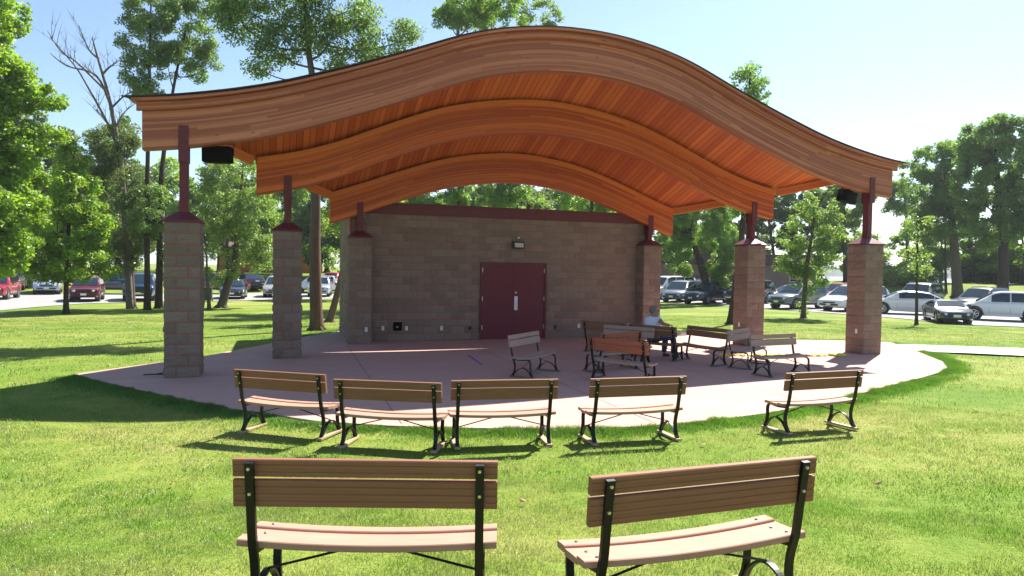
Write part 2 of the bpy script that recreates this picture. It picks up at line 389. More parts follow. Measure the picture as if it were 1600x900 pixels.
bl.build('chalk_line', MAT['blue_line'], so, fix=False)
NEARP = [(11.2, 19.0), (13.74, 18.2), (17, 17.4), (30, 15.5), (55, 12)]; FARP = [(11.0, 20.95), (15.5, 20.45), (20, 19.9), (32, 18.4), (55, 15.2)]
def along(P, t):
    d = [0]
    for i in range(len(P)-1): d.append(d[-1]+math.dist(P[i], P[i+1]))
    return np.interp(t*d[-1], d, [q[0] for q in P]), np.interp(t*d[-1], d, [q[1] for q in P])
mb = MB(); NP = 60
for i in range(NP+1):
    for k in range(5):
        (ax, ay), (bx_, by_) = along(NEARP, i/NP), along(FARP, i/NP); x, y = ax+(bx_-ax)*k/4, ay+(by_-ay)*k/4
        mb.v.append((x, y, min(gz(x, y)+.045, -.006 if i < 2 else 9)))
for i in range(NP):
    for k in range(4): mb.f.append((i*5+k, (i+1)*5+k, (i+1)*5+k+1, i*5+k+1)); mb.uv.append(None)
bm_me = mb.build('footpath', MAT['path']); tag(bm_me, 'pale concrete footpath leading right from the slab', 'path', kind='structure')

# ------------------------------------------------------------------ block masonry
BW, BH, JT = .4064, .2032, .016
def set_tone(o, tones):
    at = o.data.attributes.new('tone', 'FLOAT', 'POINT'); at.data.foreach_set('value', np.asarray(tones, np.float32))
def block_face(mb, tones, p0, d, nrm, cuts, z0, h, rough=.011, skip=None):
    """one course: p0 corner, d along, nrm outwards, cuts = joint positions along d"""
    for a, b in zip(cuts[:-1], cuts[1:]):
        if skip and skip((a+b)/2, z0+h/2): continue
        tone = rng.random(); nx, nz = 6, 4; base = len(mb.v); bulge = rng.uniform(.004, .016)
        for j in range(nz+1):
            for i in range(nx+1):
                fx, fz = i/nx, j/nz; ex = min(fx, 1-fx); ez = min(fz, 1-fz); edge = min(ex*nx, ez*nz)
                out = 0 if edge < .5 else max(.002, bulge*(.6+.4*min(1, edge))+rng.normal(0, rough*.6))
                ja = JT/2; x = a+ja+(b-a-2*ja)*fx; z = z0+ja+(h-2*ja)*fz
                q = p0+d*x+nrm*out; mb.v.append((q.x, q.y, z)); tones.append(tone)
        for j in range(nz):
            for i in range(nx): mb.f.append((base+j*(nx+1)+i, base+j*(nx+1)+i+1, base+(j+1)*(nx+1)+i+1, base+(j+1)*(nx+1)+i)); mb.uv.append(None)
        # returns to the joint
        ring = [base+i for i in range(nx+1)]+[base+j*(nx+1)+nx for j in range(1, nz+1)]+[base+nz*(nx+1)+i for i in range(nx-1, -1, -1)]+[base+j*(nx+1) for j in range(nz-1, 0, -1)]
        st0 = len(mb.v)
        for k in ring:
            v = Vector(mb.v[k])-nrm*.02; mb.v.append(tuple(v)); tones.append(tone)
        m = len(ring)
        for k in range(m): mb.f.append((ring[k], st0+k, st0+(k+1) % m, ring[(k+1) % m])); mb.uv.append(None)
def build_blocks(name, mb, tones, parent):
    o = mb.build(name, MAT['block'], parent, fix=False); set_tone(o, tones); return o
PIER_H = 14*BH*1.016
def pier_shaft(parent, W=.61, H=PIER_H, n=14, sides=(0, 1, 2, 3)):
    mb = MB(); tones = []; h = H/n; w = W/2
    dirs = [(Vector((-w, -w, 0)), Vector((1, 0, 0)), Vector((0, -1, 0))), (Vector((w, -w, 0)), Vector((0, 1, 0)), Vector((1, 0, 0))), (Vector((w, w, 0)), Vector((-1, 0, 0)), Vector((0, 1, 0))), (Vector((-w, w, 0)), Vector((0, -1, 0)), Vector((-1, 0, 0)))]
    for c in range(n):
        for k in sides:
            p0, d, nr = dirs[k]; cuts = [0, BW*W/.61, W] if (c+(k % 2)) % 2 else [0, W-BW*W/.61, W]
            block_face(mb, tones, p0, d, nr, cuts, c*h, h)
    build_blocks('block_shaft', mb, tones, parent)
    MB().box((0, 0, H/2), (W-.014, W-.014, H)).build('mortar', MAT['mortar'], parent)

# ------------------------------------------------------------------ roof profiles (metres above the slab, along each arch)
PF = ([0, .75, 1.46, 2.12, 2.74, 3.07, 3.6, 4.1, 4.44, 5.0, 5.6, 6.3, 7.0, 7.7, 8.3, 8.97], [6.54, 6.51, 6.41, 6.27, 6.08, 5.94, 5.72, 5.52, 5.39, 5.18, 4.97, 4.73, 4.54, 4.39, 4.28, 4.20])
PM = ([0, .5, 1.25, 2.0, 2.7, 3.3, 4.0, 4.5, 5.1, 5.7, 6.3, 7.08], [5.60, 5.585, 5.50, 5.37, 5.20, 4.99, 4.71, 4.50, 4.24, 4.02, 3.85, 3.69])
PR = ([0, .6, 1.4, 2.0, 2.5, 3.1, 3.7, 4.45, 5.3], [4.65, 4.62, 4.52, 4.40, 4.26, 4.06, 3.84, 3.55, 3.25])
def smooth_prof(P, half):
    x = np.linspace(0, half, 200); z = np.interp(x, P[0], P[1])
    xs = np.concatenate([-x[::-1], x[1:]]); zs = np.concatenate([z[::-1], z[1:]])
    k = np.ones(19)/19; pad = np.concatenate([2*zs[0]-zs[1:10][::-1], zs, 2*zs[-1]-zs[-10:-1][::-1]])
    zz = np.convolve(pad, k, 'valid')
    return np.linspace(-1, 1, len(zz)), zz
TF, TM, TR = smooth_prof(PF, 8.97), smooth_prof(PM, 7.08), smooth_prof(PR, 5.3)
VM, VR = 2.344, 4.893
HW = [8.97, 7.08, 5.30]; ROWV = [0.0, VM, VR]
def bot(row, s):
    T = (TF, TM, TR)[row]; sh = (.17, .10, 0)[row]/HW[row]; t = s+sh*(1-min(1, s*s)); return float(np.interp(t, T[0], T[1]))
def halfw(v): return 8.97-.75*(v+.15)*(1 if v > -1 else 1)
def surf(s, v):
    v = max(v, 0.0)
    b = [bot(i, s) for i in range(3)]; x0, x1, x2 = ROWV
    return b[0]*(v-x1)*(v-x2)/((x0-x1)*(x0-x2))+b[1]*(v-x0)*(v-x2)/((x1-x0)*(x1-x2))+b[2]*(v-x0)*(v-x1)/((x2-x0)*(x2-x1))
NS = 96
def arch_solid(row_fn, half, v0, v1, zlo, zhi, name, mat, parent, ext=0.0):
    """curved timber following the arch: v0..v1 thick, from zlo to zhi above the profile, UV in metres"""
    mb = MB(); S = np.linspace(-1, 1, NS+1); u = [s*(half+ext) for s in S]; z = [row_fn(s) for s in S]
    arc = [0]
    for i in range(NS): arc.append(arc[-1]+math.hypot(u[i+1]-u[i], z[i+1]-z[i]))
    for i in range(NS):
        for (va, za, vb, zb, uo) in ((v0, zlo, v0, zhi, 0), (v0, zhi, v1, zhi, 31.7), (v1, zhi, v1, zlo, 13.3), (v1, zlo, v0, zlo, 47.9)):
            h0 = za if va == vb else va; h1 = zb if va == vb else vb
            mb.add([(u[i], va, z[i]+za), (u[i+1], va, z[i+1]+za), (u[i+1], vb, z[i+1]+zb), (u[i], vb, z[i]+zb)], [(0, 1, 2, 3)],
                   [[(arc[i]+uo, h0+uo), (arc[i+1]+uo, h0+uo), (arc[i+1]+uo, h1+uo), (arc[i]+uo, h1+uo)]])
    for i, fl in ((0, 0), (NS, 1)):
        mb.add([(u[i], v0, z[i]+zlo), (u[i], v1, z[i]+zlo), (u[i], v1, z[i]+zhi), (u[i], v0, z[i]+zhi)], [(0, 1, 2, 3)], [[(60+v0, zlo), (60+v1, zlo), (60+v1, zhi), (60+v0, zhi)]])
    o = mb.build(name, mat, parent); bm = bmesh.new(); bm.from_mesh(o.data); bmesh.ops.remove_doubles(bm, verts=bm.verts, dist=.0005); bmesh.ops.recalc_face_normals(bm, faces=bm.faces); bm.to_mesh(o.data); bm.free()
    o.data.polygons.foreach_set('use_smooth', [True]*len(o.data.polygons)); o.data.set_sharp_from_angle(angle=R(35))
    return o
roof = empty('pavilion_roof', (CX, CY, 0), TH); tag(roof, 'wave shaped orange timber roof with laminated arch beams over the stage', 'roof')
DK = .84     # deck underside above the arch soffit line
for row in range(3):
    v0, v1 = ROWV[row]-.15, ROWV[row]+.10
    fn = lambda s, r=row: bot(r, s)
    b = arch_solid(fn, HW[row], v0, v1, 0, DK-.004, 'arch_beam', MAT['beam_front'] if row == 0 else MAT['beam'], roof)
    if row == 0: b['label'] = 'paler weathered front arch beam'
    if row: arch_solid(fn, HW[row]-.02, v0-.07, v0-.002, DK-.155, DK-.006, 'ledger_board', MAT['trim'], b)
# deck, roof covering
VF, VB = -.34, 5.50
mb = MB(); Vv = np.linspace(-.12, VB-.02, 25); Ss = np.linspace(-1, 1, NS+1)
def deck_pt(s, v, dz): return (s*(halfw(v)+.12), v, surf(s, v)+DK+dz)
for j in range(24):
    for i in range(NS):
        q = [(Ss[i], Vv[j]), (Ss[i+1], Vv[j]), (Ss[i+1], Vv[j+1]), (Ss[i], Vv[j+1])]
        P = [deck_pt(*k, 0) for k in q]
        mb.add(P, [(0, 1, 2, 3)], [[(k[0]*(8.97*1.04)*(halfw(k[1])/8.97), k[1]) for k in q]])
dk = mb.build('deck_soffit', MAT['deck'], roof)
mb = MB()
Vv = np.linspace(VF+.01, VB-.02, 25)
for j in range(24):
    for i in range(NS):
        q = [(Ss[i], Vv[j]), (Ss[i+1], Vv[j]), (Ss[i+1], Vv[j+1]), (Ss[i], Vv[j+1])]
        mb.add([(k[0]*(halfw(k[1])+.17), k[1]+(-.012 if k[1] < 0 else .03 if k[1] > 5.4 else 0), surf(*k)+DK+.053) for k in q]+[(k[0]*(halfw(k[1])+.17), k[1]+(-.012 if k[1] < 0 else .03 if k[1] > 5.4 else 0), surf(*k)+DK+.072) for k in q], [(0, 3, 2, 1), (4, 5, 6, 7)]+([(0, 1, 5, 4)] if j == 0 else [])+([(3, 7, 6, 2)] if j == 23 else [])+([(0, 4, 7, 3)] if i == 0 else [])+([(1, 2, 6, 5)] if i == NS-1 else []))
mb.build('shingle_covering', MAT['shingle'], roof, fix=False)
# stepped fascia boards along the front and the back edge
f0 = lambda s: bot(0, s)
arch_solid(f0, HW[0], -.235, -.152, .69, .835, 'fascia_board', MAT['beam_front'], roof, ext=.08)
arch_solid(f0, HW[0], -.33, -.154, .837, .892, 'fascia_board', MAT['beam_front'], roof, ext=.15)
arch_solid(lambda s: surf(s, 5.46), halfw(5.46), 5.38, 5.48, .72, .895, 'fascia_board', MAT['beam'], roof, ext=.12)
# raking edge boards between the arch ends
for sgn in (-1, 1):
    for (va, vb) in ((.11, VM-.155), (VM+.105, VR-.155), (VR+.105, 5.37)):
        mb = MB(); N = 8
        for off, zl, zh, w in ((-.03, DK-.20, DK-.003, .09), (.062, DK-.10, DK-.004, .05)):
            base = len(mb.v)
            for i in range(N+1):
                v = va+(vb-va)*i/N; uu = halfw(v)+off; z = surf(sgn, v)
                for (du, dz) in ((-w/2, zl), (w/2, zl), (w/2, zh), (-w/2, zh)): mb.v.append((sgn*(uu+du), v, z+dz))
            for i in range(N):
                for k in range(4):
                    mb.f.append((base+i*4+k, base+i*4+(k+1) % 4, base+(i+1)*4+(k+1) % 4, base+(i+1)*4+k)); mb.uv.append([(i*.3, k*.2), (i*.3, k*.2+.2), (i*.3+.3, k*.2+.2), (i*.3+.3, k*.2)]); mb.has_uv = True
            for e in (0, N): mb.f.append(tuple(base+e*4+k for k in range(4))); mb.uv.append(None)
        mb.build('edge_board', MAT['trim'], roof)

# ------------------------------------------------------------------ piers with steel caps and posts
def pier(u, v, row, label, outlet=False):
    x, y = st(u, v); e = empty('stone_pier', (x, y, 0), TH); tag(e, label, 'pier', 'piers carrying the roof')
    pier_shaft(e)
    mb = MB(); w = .335
    mb.prism([(-w, -w), (w, -w), (w, w), (-w, w)], PIER_H+.002, PIER_H+.035)
    a, b = .30, .10
    zc = PIER_H+.035; mb.add([(-w, -w, zc), (w, -w, zc), (w, w, zc), (-w, w, zc), (-b, -b, zc+.17), (b, -b, zc+.17), (b, b, zc+.17), (-b, b, zc+.17)], [(0, 1, 5, 4), (1, 2, 6, 5), (2, 3, 7, 6), (3, 0, 4, 7), (4, 5, 6, 7)])
    mb.build('pier_cap', MAT['maroon'], e)
    s = u/HW[row]; zb = min(bot(row, s-.02), bot(row, s+.02)); top = bot(row, s)
    MB().box((0, -.02, (zc+.15+zb)/2), (.15, .19, zb-zc-.15)).build('post', MAT['maroon'], e, bevel=.008)
    ph = .40 if row == 0 else .33
    for vv, nm in ((-.163, 'saddle_plate'), (.113, 'saddle_plate')):
        pl = MB().box((0, vv, (zb-.25+top+ph)/2), (.17, .022, top+ph-zb+.25)).build(nm, MAT['maroon'], e, bevel=.004)
        if vv < 0:
            for zz in (.1, .27): MB().tube([(0, vv-.011, top+zz), (0, vv-.024, top+zz)], .016, 6).build('bolt', MAT['maroon'], pl)
    if outlet:
        MB().box((-.322, -.08 if row == 0 else .0, .60), (.02, .07, .12)).build('outlet_cover', MAT['white'], e, bevel=.004)
    return e
W1, W2, W3 = 8.2831, 6.4057, 4.5052
pier(-W1, 0, 0, 'grey block pier in shade at the front left corner of the stage')
pier(W1, 0, 0, 'pinkish block pier with cast shadow at the front right corner', True)
pier(-W2, VM, 1, 'grey block pier standing between the front left pier and the block building')
pier(W2, VM, 1, 'reddish block pier behind the jumbled benches on the right', True)
pier(-W3, VR, 2, 'grey block pier built against the left end of the stage building')
pier(W3, VR, 2, 'reddish block pier at the right end of the building beside the seated man')

# ------------------------------------------------------------------ stage building
bd = empty('block_building', (CX, CY, 0), TH); tag(bd, 'low brown block building with maroon trim and double doors behind the stage', 'building')
WV, WB, WL, WRt = 5.10, 8.3, -4.74, 4.74; NC = 18; WH = NC*BH
mb = MB(); tones = []
DU0, DU1, DZ = -.97, 1.13, 2.30
def dskip(a, z): return False
Lw = WRt-WL-.12
for c in range(NC):
    off = 0 if c % 2 else -BW/2
    cuts = [0.0]+[k for k in np.arange(off+BW, Lw-.02, BW) if k > .05]+[Lw]
    z0 = c*BH
    if z0+BH*.5 < DZ:   # cut the door opening
        a, b = DU0-WL-.06, DU1-WL-.06
        left = [k for k in cuts if k < a-.04]+[a]; right = [b]+[k for k in cuts if k > b+.04]
        if z0+BH > DZ: block_face(mb, tones, Vector((WL+.06, WV, 0)), Vector((1, 0, 0)), Vector((0, -1, 0)), [a]+[k for k in cuts if a+.05 < k < b-.05]+[b], DZ, z0+BH-DZ)
        for cc in (left, right): block_face(mb, tones, Vector((WL+.06, WV, 0)), Vector((1, 0, 0)), Vector((0, -1, 0)), cc, z0, BH)
    else: block_face(mb, tones, Vector((WL+.06, WV, 0)), Vector((1, 0, 0)), Vector((0, -1, 0)), cuts, z0, BH)
    for (p0, d, nr, L) in ((Vector((WL, WB, 0)), Vector((0, -1, 0)), Vector((-1, 0, 0)), WB-WV), (Vector((WRt, WV, 0)), Vector((0, 1, 0)), Vector((1, 0, 0)), WB-WV)):
        cuts = [0.0]+[k for k in np.arange((0 if c % 2 else -BW/2)+BW, L-.02, BW)]+[L]
        block_face(mb, tones, p0, d, nr, cuts, z0, BH)
build_blocks('block_wall', mb, tones, bd)
mb = MB()
def wbox(u0, u1, v0, v1, z0, z1): mb.box(((u0+u1)/2, (v0+v1)/2, (z0+z1)/2), (u1-u0, v1-v0, z1-z0))
wbox(WL+.008, DU0, WV+.008, WB-.008, 0, WH); wbox(DU1, WRt-.008, WV+.008, WB-.008, 0, WH); wbox(DU0, DU1, WV+.008, WB-.003, DZ, WH); wbox(DU0, DU1, WV+.3, WB-.003, 0, DZ)
mb.build('mortar', MAT['mortar'], bd)
mb = MB(); wbox(WL-.10, WRt+.10, WV-.075, WB+.10, WH-.06, WH+.235)
cp = mb.build('parapet_band', MAT['maroon'], bd, bevel=.01)
mb = MB(); wbox(WL-.12, WRt+.12, WV-.095, WB+.12, WH+.237, WH+.262); mb.build('coping', MAT['maroon'], cp)
# doors
fr = MB(); fv = WV-.012
for (u0, u1, z0, z1) in ((DU0, DU0+.055, 0, DZ), (DU1-.055, DU1, 0, DZ), (DU0+.055, DU1-.055, DZ-.055, DZ)): fr.box(((u0+u1)/2, fv+.06, (z0+z1)/2), (u1-u0, .16, z1-z0))
dr = fr.build('door_frame', MAT['maroon'], bd, bevel=.005)
mid = (DU0+DU1)/2
for (u0, u1, hs) in ((DU0+.058, mid-.002, -1), (mid+.002, DU1-.058, 1)):
    lf = MB().box(((u0+u1)/2, WV+.03, (DZ-.07)/2+.01), (u1-u0, .045, DZ-.07)).build('door', MAT['maroon_door'], bd, bevel=.004)
    for hz_ in (.30, 1.15, 2.0): MB().tube([((u0+.012) if hs < 0 else (u1-.012), WV-.004, hz_), ((u0+.012) if hs < 0 else (u1-.012), WV-.004, hz_+.13)], .013, 8).build('hinge', MAT['steel'], lf)
    if hs > 0:
        MB().box((u0+.075, WV+.003, 1.08), (.11, .008, .42)).build('pull_plate', MAT['white'], lf, bevel=.003)
        MB().bar([(u0+.075, WV-.003, 1.17), (u0+.075, WV-.045, 1.15), (u0+.075, WV-.045, 1.01), (u0+.075, WV-.003, .99)], .022, .012).build('pull_handle', MAT['steel'], lf)
        MB().tube([(u0+.07, WV+.01, 1.40), (u0+.07, WV-.012, 1.40)], .026, 12).build('deadbolt', MAT['steel'], lf)
    else:
        MB().box((u1+.012, WV+.003, 1.15), (.03, .008, DZ-.3)).build('astragal', MAT['maroon'], lf)
        MB().box((u0+.08, WV+.0, DZ-.12), (.16, .02, .05)).build('closer_cover', MAT['maroon'], lf)
# wall pack light
wlt = empty('wall_light', (*st(.18, WV-.016), 2.83), TH); tag(wlt, 'small bronze wall light above the double doors', 'wall light')
hb = MB(); hb.add([(-.19, 0, -.12), (.19, 0, -.12), (.19, 0, .12), (-.19, 0, .12), (-.19, -.15, -.10), (.19, -.15, -.10), (.17, -.10, .11), (-.17, -.10, .11)], [(0, 1, 2, 3), (4, 7, 6, 5), (0, 4, 5, 1), (2, 6, 7, 3), (1, 5, 6, 2), (0, 3, 7, 4)])
hb.build('housing', MAT['bronze'], wlt, bevel=.012)
MB().box((.0, -.142, -.01), (.27, .03, .13), Matrix.Rotation(R(-13), 3, 'X')).build('lens', MAT['lens'], wlt, bevel=.008)
MB().tube([(.02, -.02, .12), (.02, -.02, .20)], .012, 6).build('conduit', MAT['bronze'], wlt)
MB().box((.02, -.02, .215), (.05, .04, .04)).build('sensor', MAT['steel'], wlt)
# wall outlets
for k, (u, z, lb) in enumerate([(-3.81, .38, 'white outlet cover at the left end of the wall next to the pier'), (-3.14, .37, 'white outlet cover just right of the black recessed box'), (-2.12, .36, 'white outlet cover alone between the black box and the doors'), (2.24, .37, 'white outlet cover on the wall right of the doors'), (3.98, .37, 'white outlet cover low on the wall behind the far benches')]):
    w = empty('wall_outlet', (*st(u, WV-.019), z), TH); tag(w, lb, 'outlet', 'outlets along the stage wall')
    MB().box((0, 0, 0), (.075, .018, .125)).build('cover', MAT['white'], w, bevel=.004)
    for zz in (-.028, .028): MB().box((0, -.011, zz), (.035, .005, .03)).build('socket', MAT['lens'], w)
w = empty('wall_outlet', (*st(-4.335, VR-.305-.016), .395), TH); tag(w, 'white outlet cover on the face of the rear left pier', 'outlet', 'outlets along the stage wall'); MB().box((0, 0, 0), (.075, .018, .125)).build('cover', MAT['white'], w, bevel=.004)
for zz in (-.028, .028): MB().box((0, -.011, zz), (.035, .005, .03)).build('socket', MAT['lens'], w)
for u, lb in ((-1.27, 'dark junction cover left of the doors'), (1.44, 'dark junction cover right of the doors')):
    w = empty('junction_cover', (*st(u, WV-.019), .35), TH); tag(w, lb, 'junction cover'); MB().box((0, 0, 0), (.10, .02, .13)).build('plate', MAT['bronze'], w, bevel=.004); MB().tube([(0, -.01, .0), (0, -.03, .0)], .02, 8).build('cap', MAT['black'], w)
w = empty('connection_box', (*st(-3.40, WV-.012), .43), TH); tag(w, 'open black connection box low on the stage wall', 'wall box')
fb = MB()
for (cx, cz, dx, dz) in ((-.11, 0, .02, .24), (.11, 0, .02, .24), (0, .11, .20, .02), (0, -.11, .20, .02)): fb.box((cx, -.02, cz), (dx, .05, dz))
fb.build('box_frame', MAT['black'], w); MB().box((0, -.006, 0), (.199, .012, .199)).build('back_plate', MAT['black'], w)
MB().tube([(.0, -.012, -.02), (.0, -.03, -.02)], .028, 10).build('connector', MAT['lens'], w); MB().tube([(-.02, -.012, .04), (-.02, -.05, .03), (.02, -.05, -.05)], .008, 6).build('cable', MAT['black'], w)

# ------------------------------------------------------------------ loudspeakers under the front corners of the roof
def speaker(u, v, z, yaw, tilt, label, roll=0, flat=False):
    e = empty('loudspeaker', (*st(u, v), z), 0); e.rotation_euler = Euler((tilt, roll, TH+yaw), 'XYZ'); tag(e, label, 'speaker', 'loudspeakers hung under the roof')
    cb = MB(); w, h, d = .27, .155, .17
    pf = [(-w, -d), (w, -d), (w*.95, d*.5), (w*.6, d), (-w*.6, d), (-w*.95, d*.5)]
    cb.prism(pf, -h, h); cb.build('cabinet', MAT['black'], e, bevel=.012)
    MB().box((0, -d-.006, 0), (w*1.9, .012, h*1.85)).build('grille', MAT['black'], e, bevel=.004)
    MB().bar([(-w-.012, .02, 0), (-w-.012, .02, h+.05), (0, .02, h+.06), (w+.012, .02, h+.05), (w+.012, .02, 0)], .03, .008, Vector((0, 1, 0))).build('yoke', MAT['iron'], e)
    MB().tube([(0, .02, h+.06), (0, .02, h+.34)], .016, 8).build('hanger', MAT['iron'], e)
speaker(-7.72, .42, 4.27, R(-16), R(2), 'black box loudspeaker hanging behind the front left pier post')
speaker(7.97, .42, 4.22, R(22), R(10), 'tilted black loudspeaker hanging beside the front right pier post', R(8))

# ------------------------------------------------------------------ benches
def slat_mesh(L, w, t, sag=0.0, groove=True, n=14):
    """plank along x, section in y (width) and z (thickness), with shallow grooves and an optional sag"""
    hw, ht = w/2, t/2; c = .005
    gx = [-hw*.52, 0, hw*.52] if w > .11 else [-hw*.42, hw*.38]
    def edge(sz):
        pts = [(-hw+c, sz*ht)]
        for g in gx: pts += [(g-.003, sz*ht), (g-.0018, sz*(ht-.003)), (g+.0018, sz*(ht-.003)), (g+.003, sz*ht)]
        return pts+[(hw-c, sz*ht)]
    sec = [(-hw, -ht+c)]+(edge(-1) if groove else [(-hw+c, -ht), (hw-c, -ht)])+[(hw, -ht+c), (hw, ht-c)]+[(hw-c, ht), (-hw+c, ht)]+[(-hw, ht-c)]
    mb = MB(); m = len(sec)
    for i in range(n+1):
        x = -L/2+L*i/n; dz = -sag*(1-(2*x/L)**2)
        for (a, b) in sec: mb.v.append((x, a, b+dz))
    for i in range(n):
        for k in range(m): mb.f.append((i*m+k, i*m+(k+1) % m, (i+1)*m+(k+1) % m, (i+1)*m+k)); mb.uv.append(None)
    mb.f += [tuple(range(m)), tuple(n*m+k for k in range(m))[::-1]]; mb.uv += [None, None]
    return mb
def spline(P, n=6):
    out = []; P = [Vector(q) for q in P]
    for i in range(len(P)-1):
        a, b, c, d = P[max(i-1, 0)], P[i], P[i+1], P[min(i+2, len(P)-1)]
        for k in range(n):
            t = k/n; out.append(.5*((2*b)+(c-a)*t+(2*a-5*b+4*c-d)*t*t+(3*b-a-3*c+d)*t**3))
    return out+[P[-1]]
def make_bench(back, seat, skid, sag):
    e = empty('park_bench', (0, 0, 0)); L = 1.29; FX = .558
    # backrest: two slats leaning back
    tilt = Matrix.Rotation(R(90+9), 4, 'X')
    for (z, w) in ((.776, .087), (.651, .138)):
        y = -.083+(.82-z)*.16+.034
        o = slat_mesh(L, w, .036).build('back_slat', back, e); o.data.transform(Matrix.Translation((0, y, z)) @ Matrix.Rotation(R(-90), 4, 'X')); o.data.transform(Matrix.Translation((0, y, z)) @ Matrix.Rotation(R(9), 4, 'X') @ Matrix.Translation((0, -y, -z)))
        for sx in (-1, 1):
            MB().tube([(sx*FX, -.083+(.805-z)*.235-.008, z), (sx*FX, -.083+(.805-z)*.235-.020, z-.002)], [.012, .008], 8).build('bolt', MAT['bolt'], o)
    for (y, w) in ((.075, .089), (.197, .14), (.319, .089)):
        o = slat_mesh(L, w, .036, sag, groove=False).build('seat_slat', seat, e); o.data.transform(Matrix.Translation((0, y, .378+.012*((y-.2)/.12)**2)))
        for sx in (-1, 1): MB().tube([(sx*FX, y, .400+.012*((y-.2)/.12)**2-sag*.26), (sx*FX, y, .4035+.012*((y-.2)/.12)**2-sag*.26)], [.010, .007], 6).build('screw', MAT['bolt'], o)
    for sx in (-1, 1):
        x = sx*FX; wx = Vector((1, 0, 0))
        rear = spline([(x, -.083, .805), (x, -.035, .60), (x, .004, .42), (x, .05, .29), (x, .066, .19), (x, .045, .10), (x, .0, .03)], 5)
        MB().bar(rear, .042, .022).build('leg', MAT['iron'], e)
        front = spline([(x, .03, .351), (x, .20, .341), (x, .325, .354), (x, .385, .335), (x, .405, .28), (x, .405, .19), (x, .425, .10), (x, .46, .03)], 5)
        MB().bar(front, .042, .020).build('leg', MAT['iron'], e)
        arch = spline([(x, .035, .036), (x, .085, .11), (x, .16, .170), (x, .235, .190), (x, .31, .170), (x, .385, .11), (x, .43, .036)], 5)
        MB().bar(arch, .036, .014).build('arch_brace', MAT['iron'], e)
        MB().tube([(x-sx*.005, .235, .20), (sx*.12, .20, .341-sag*.9)], .007, 6).build('brace_rod', MAT['iron'], e)
        MB().box((x, .23, .014), (.074, .55, .028)).build('skid_board', skid, e, bevel=.004)
    return e
def copy_tree(o, parent=None):
    c = o.copy(); scn.collection.objects.link(c)
    if parent is not None: c.parent = parent
    for ch in list(o.children): copy_tree(ch, c)
    return c
protos = {}
def bench(cx, cy, yaw, kind, label, group):
    """cx, cy: ground point under the middle of the back's top edge"""
    if kind not in protos:
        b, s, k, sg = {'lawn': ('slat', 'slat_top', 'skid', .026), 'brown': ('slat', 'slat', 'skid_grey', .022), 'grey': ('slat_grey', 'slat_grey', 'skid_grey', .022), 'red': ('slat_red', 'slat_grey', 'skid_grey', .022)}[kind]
        protos[kind] = make_bench(MAT[b], MAT[s], MAT[k], sg); e = protos[kind]
    else: e = copy_tree(protos[kind])
    a = R(yaw); x, y = cx-math.sin(a)*.042, cy+math.cos(a)*.042
    z = 0 if kind != 'lawn' else gz(x, y)+.012
    e.location = (x, y, z); e.rotation_euler = (0, 0, a)
    if kind == 'lawn':   # stand on the sloping lawn
        dz = (gz(x-math.sin(a)*.45, y+math.cos(a)*.45)-gz(x, y))/.45; e.rotation_euler = (math.atan(dz), 0, a)
    tag(e, label, 'bench', group); return e
G1, G2 = 'benches set out on the lawn facing the stage', 'benches left in a jumble on the stage slab'
bench(-.70, 3.23, .8, 'lawn', 'large near bench standing square on the lawn, left of the tilted near bench', G1)
bench(1.005, 3.27, 18.8, 'lawn', 'large near bench on the lawn turned at an angle, the right of the two nearest', G1)
bench(-2.88, 8.42, -14.8, 'lawn', 'leftmost bench of the row along the slab edge, its right end nearer', G1)
bench(-1.43, 7.84, -7.3, 'lawn', 'second bench from the left in the row along the slab edge', G1)
bench(-.06, 8.03, 10.6, 'lawn', 'middle bench of the row along the slab edge, below the double doors', G1)
bench(1.59, 8.33, 15.1, 'lawn', 'fourth bench from the left in the row, just in front of the reddish jumbled benches', G1)
bench(4.21, 9.03, 19.4, 'lawn', 'bench standing apart on the lawn below the front right pier', G1)
bench(.26, 13.79, 240.9, 'grey', 'grey bench alone on the slab below the doors, seat facing right', G2)
bench(2.32, 17.14, -40.6, 'brown', 'dark brown bench nearest the building wall, behind the other jumbled benches', G2)
bench(2.74, 15.85, 143.8, 'grey', 'grey bench facing the camera, between the wall-side bench and the reddish ones', G2)
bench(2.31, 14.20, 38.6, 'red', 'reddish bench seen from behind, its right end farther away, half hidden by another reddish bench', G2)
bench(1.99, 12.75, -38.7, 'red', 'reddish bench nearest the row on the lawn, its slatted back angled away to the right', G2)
bench(3.35, 16.17, -41.2, 'brown', 'dark bench on which the man in the white shirt sits', G2)
bench(4.62, 15.89, 122.7, 'brown', 'dark bench just right of the seated man, its back sloping down to the right', G2)
bench(5.19, 15.49, 229.9, 'grey', 'grey bench seen nearly end on, in front of the middle right pier', G2)
bench(5.55, 14.37, 205.3, 'grey', 'grey bench farthest right on the slab, facing the camera beside the yellow banner', G2)

